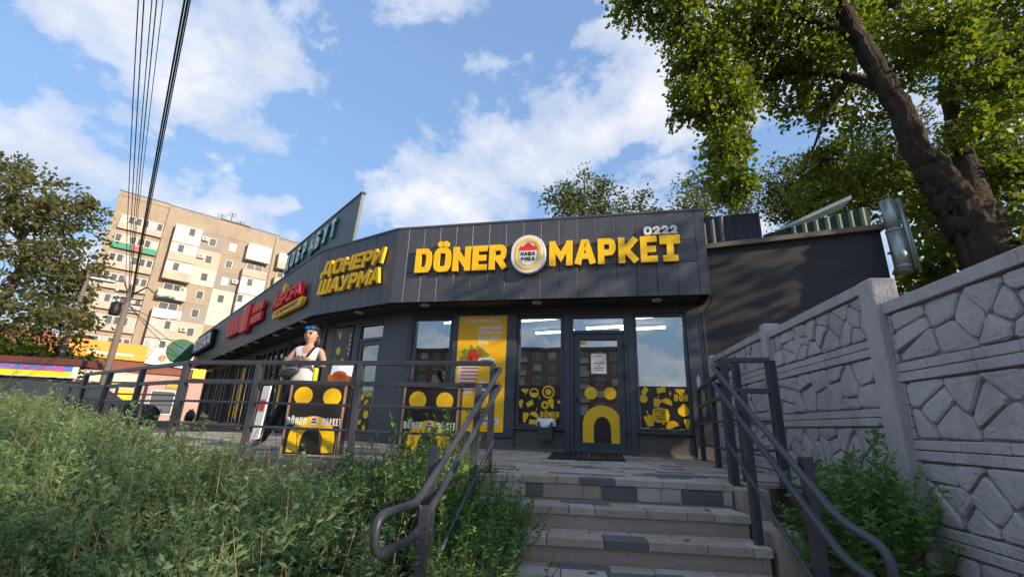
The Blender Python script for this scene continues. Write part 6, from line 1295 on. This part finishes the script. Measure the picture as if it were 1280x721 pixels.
# wires run from the pole over the viewer's left
wm = pm('black_cable', (.012, .012, .014), .6)
for k, (tx, r_, dz, dx) in enumerate([(173, .010, .15, -.25), (180, .011, .1, -.1), (190, .009, .0, -.05), (196, .010, -.05, 0), (204, .007, -.1, 0), (231, .017, -.2, .1), (235, .018, -.3, .15), (238, .011, -.25, .2)]):
    a = pt_ + V3(dx, 0, dz); e_ = onz(tx, 0, 7.6 + dz); e2 = a + (e_ - a) * 1.9; P_ = []
    for f in np.linspace(0, 1, 26): q = a + (e2 - a) * f; q[2] += (-.9 * 4 * f * (1 - f) + .9 * 4 * (1 / 1.9) * (1 - 1 / 1.9) * f * 1.9 * (1 if f < 1 / 1.9 else 1 / (f * 1.9))) * .6; P_.append(q)
    b = MB(); b.tube(P_, r_, 6); tag(b.build('overhead_wire', wm, smooth=True), ('leftmost thin overhead wire', 'second thin overhead wire from the left', 'third overhead wire from the left', 'fourth overhead wire from the left', 'fifth and thinnest overhead wire', 'thick overhead cable at the right of the bundle', 'thickest overhead cable, rightmost pair', 'thin wire wound along the thick rightmost cable')[k] + ' running to the utility pole', 'wire', 'overhead wires')
b = MB(); a = pt_ + V3(.1, 0, -.6)
for k, q in enumerate([(262, 452), (250, 462), (224, 398)]):
    e_ = at(*q, 22); P_ = [a + (e_ - a) * f + V3(0, 0, -.25 * 4 * f * (1 - f)) for f in np.linspace(0, 1, 10)]; b = MB(); b.tube(P_, .014, 5); tag(b.build('service_wire', wm), ('service wire from the pole to the far shop eave', 'lower service wire from the pole to the shop front', 'short service wire crossing the apartment facade')[k], 'wire', 'service wires')
# ------------------------------------------------------------------ parked car
cc = at(118, 492, 15.5); car = thing('parked_car', 'dark parked car behind the railing at the far left', 'car', (cc[0], cc[1], -.3)); FC = Fr((cc[0] - .3, cc[1]), (.8, .6)); zc = -.3
cb_ = pm('car_dark_paint', (.02, .022, .028), .2); cg = pm('car_glass', (.03, .035, .04), .05)
b = MB(); prof = [(-2.1, .35), (2.1, .35), (2.15, .7), (1.95, .95), (1.1, 1.05), (-2.0, 1.05), (-2.12, .8)]; b.prism(FC, [(x, z + zc) for x, z in prof], -1.7, 0); body = b.build('body', cb_, car, bevel=.08)
b = MB(); vs = [(-1.95, 1.05, 0), (1.05, 1.05, 0), (.35, 1.55, .15), (-1.55, 1.58, .15)]
b.add([FC.pt(x, -i, z + zc) for x, z, i in vs] + [FC.pt(x, -1.7 + i, z + zc) for x, z, i in vs], [(0, 1, 2, 3), (7, 6, 5, 4), (3, 2, 6, 7), (0, 3, 7, 4), (1, 5, 6, 2)]); b.build('cabin', cg, car, bevel=.05)
b = MB(); b.prism(FC, [(x, z + zc) for x, z in [(-1.5, 1.585), (.32, 1.56), (.28, 1.60), (-1.45, 1.63)]], -1.52, -.18); b.build('car_roof', cb_, body)
for x in (-1.35, 1.35):
    for d_ in (-.05, -1.65):
        b = MB(); b.prism(FC, circ(x, .33 + zc, .33, 18), d_ - .1, d_ + .1); wh = b.build('wheel', MT['black'], car, bevel=.03); b = MB(); b.prism(FC, circ(x, .33 + zc, .19, 12), d_ + .1, d_ + .115); b.build('rim', MT['galv'], wh)
for d_ in (-.3, -1.4): b = MB(); b.fbox(FC, 2.05, 2.16, d_ - .15, d_ + .15, .70 + zc, .85 + zc); b.build('headlight', MT['pvc'], car, bevel=.02)
# ------------------------------------------------------------------ block across the street, seen mirrored in the shop windows
FO = Fr((-17, -86), (-.97, .22)); ob = thing('opposite_block', 'long brown brick block across the street, mirrored in the shop windows', 'building', FO.pt(30, -6, -.35))
MT['brownbrick'] = pm('brown_brick_wall', (.20, .115, .075), .9, 0, .12, .8, .2, 10)
b = MB(); b.fbox(FO, 0, 75, -12, 0, -.35, 17.6); b.build('wall', MT['brownbrick'], ob); b = MB(); b.fbox(FO, -.5, 75.5, -12.5, .5, 17.6, 18.4); b.build('roof', MT['bark2'], ob)
for r_ in range(6):
    for k in range(20):
        apt_window(3 + k * 3.6, 2.0 + r_ * 2.9, 1.7, 1.6, .02, 'curtain' if (k + r_) % 3 == 0 else 'apt_glass', 1, ob, FO)
        if k % 4 == 2: b = MB(); b.fbox(FO, 1.7 + k * 3.6, 4.3 + k * 3.6, .03, 1.0, .2 + r_ * 2.9, 1.2 + r_ * 2.9); b.build('balcony', MT['bal'], ob)
b = MB(); b.fbox(FO, 0, 75, 14, 14.2, -.35, 2.2); tag(b.build('boundary_wall', pm('dark_board_wall', (.04, .04, .045), .8)), 'long dark board fence across the street, mirrored low in the windows', 'wall')
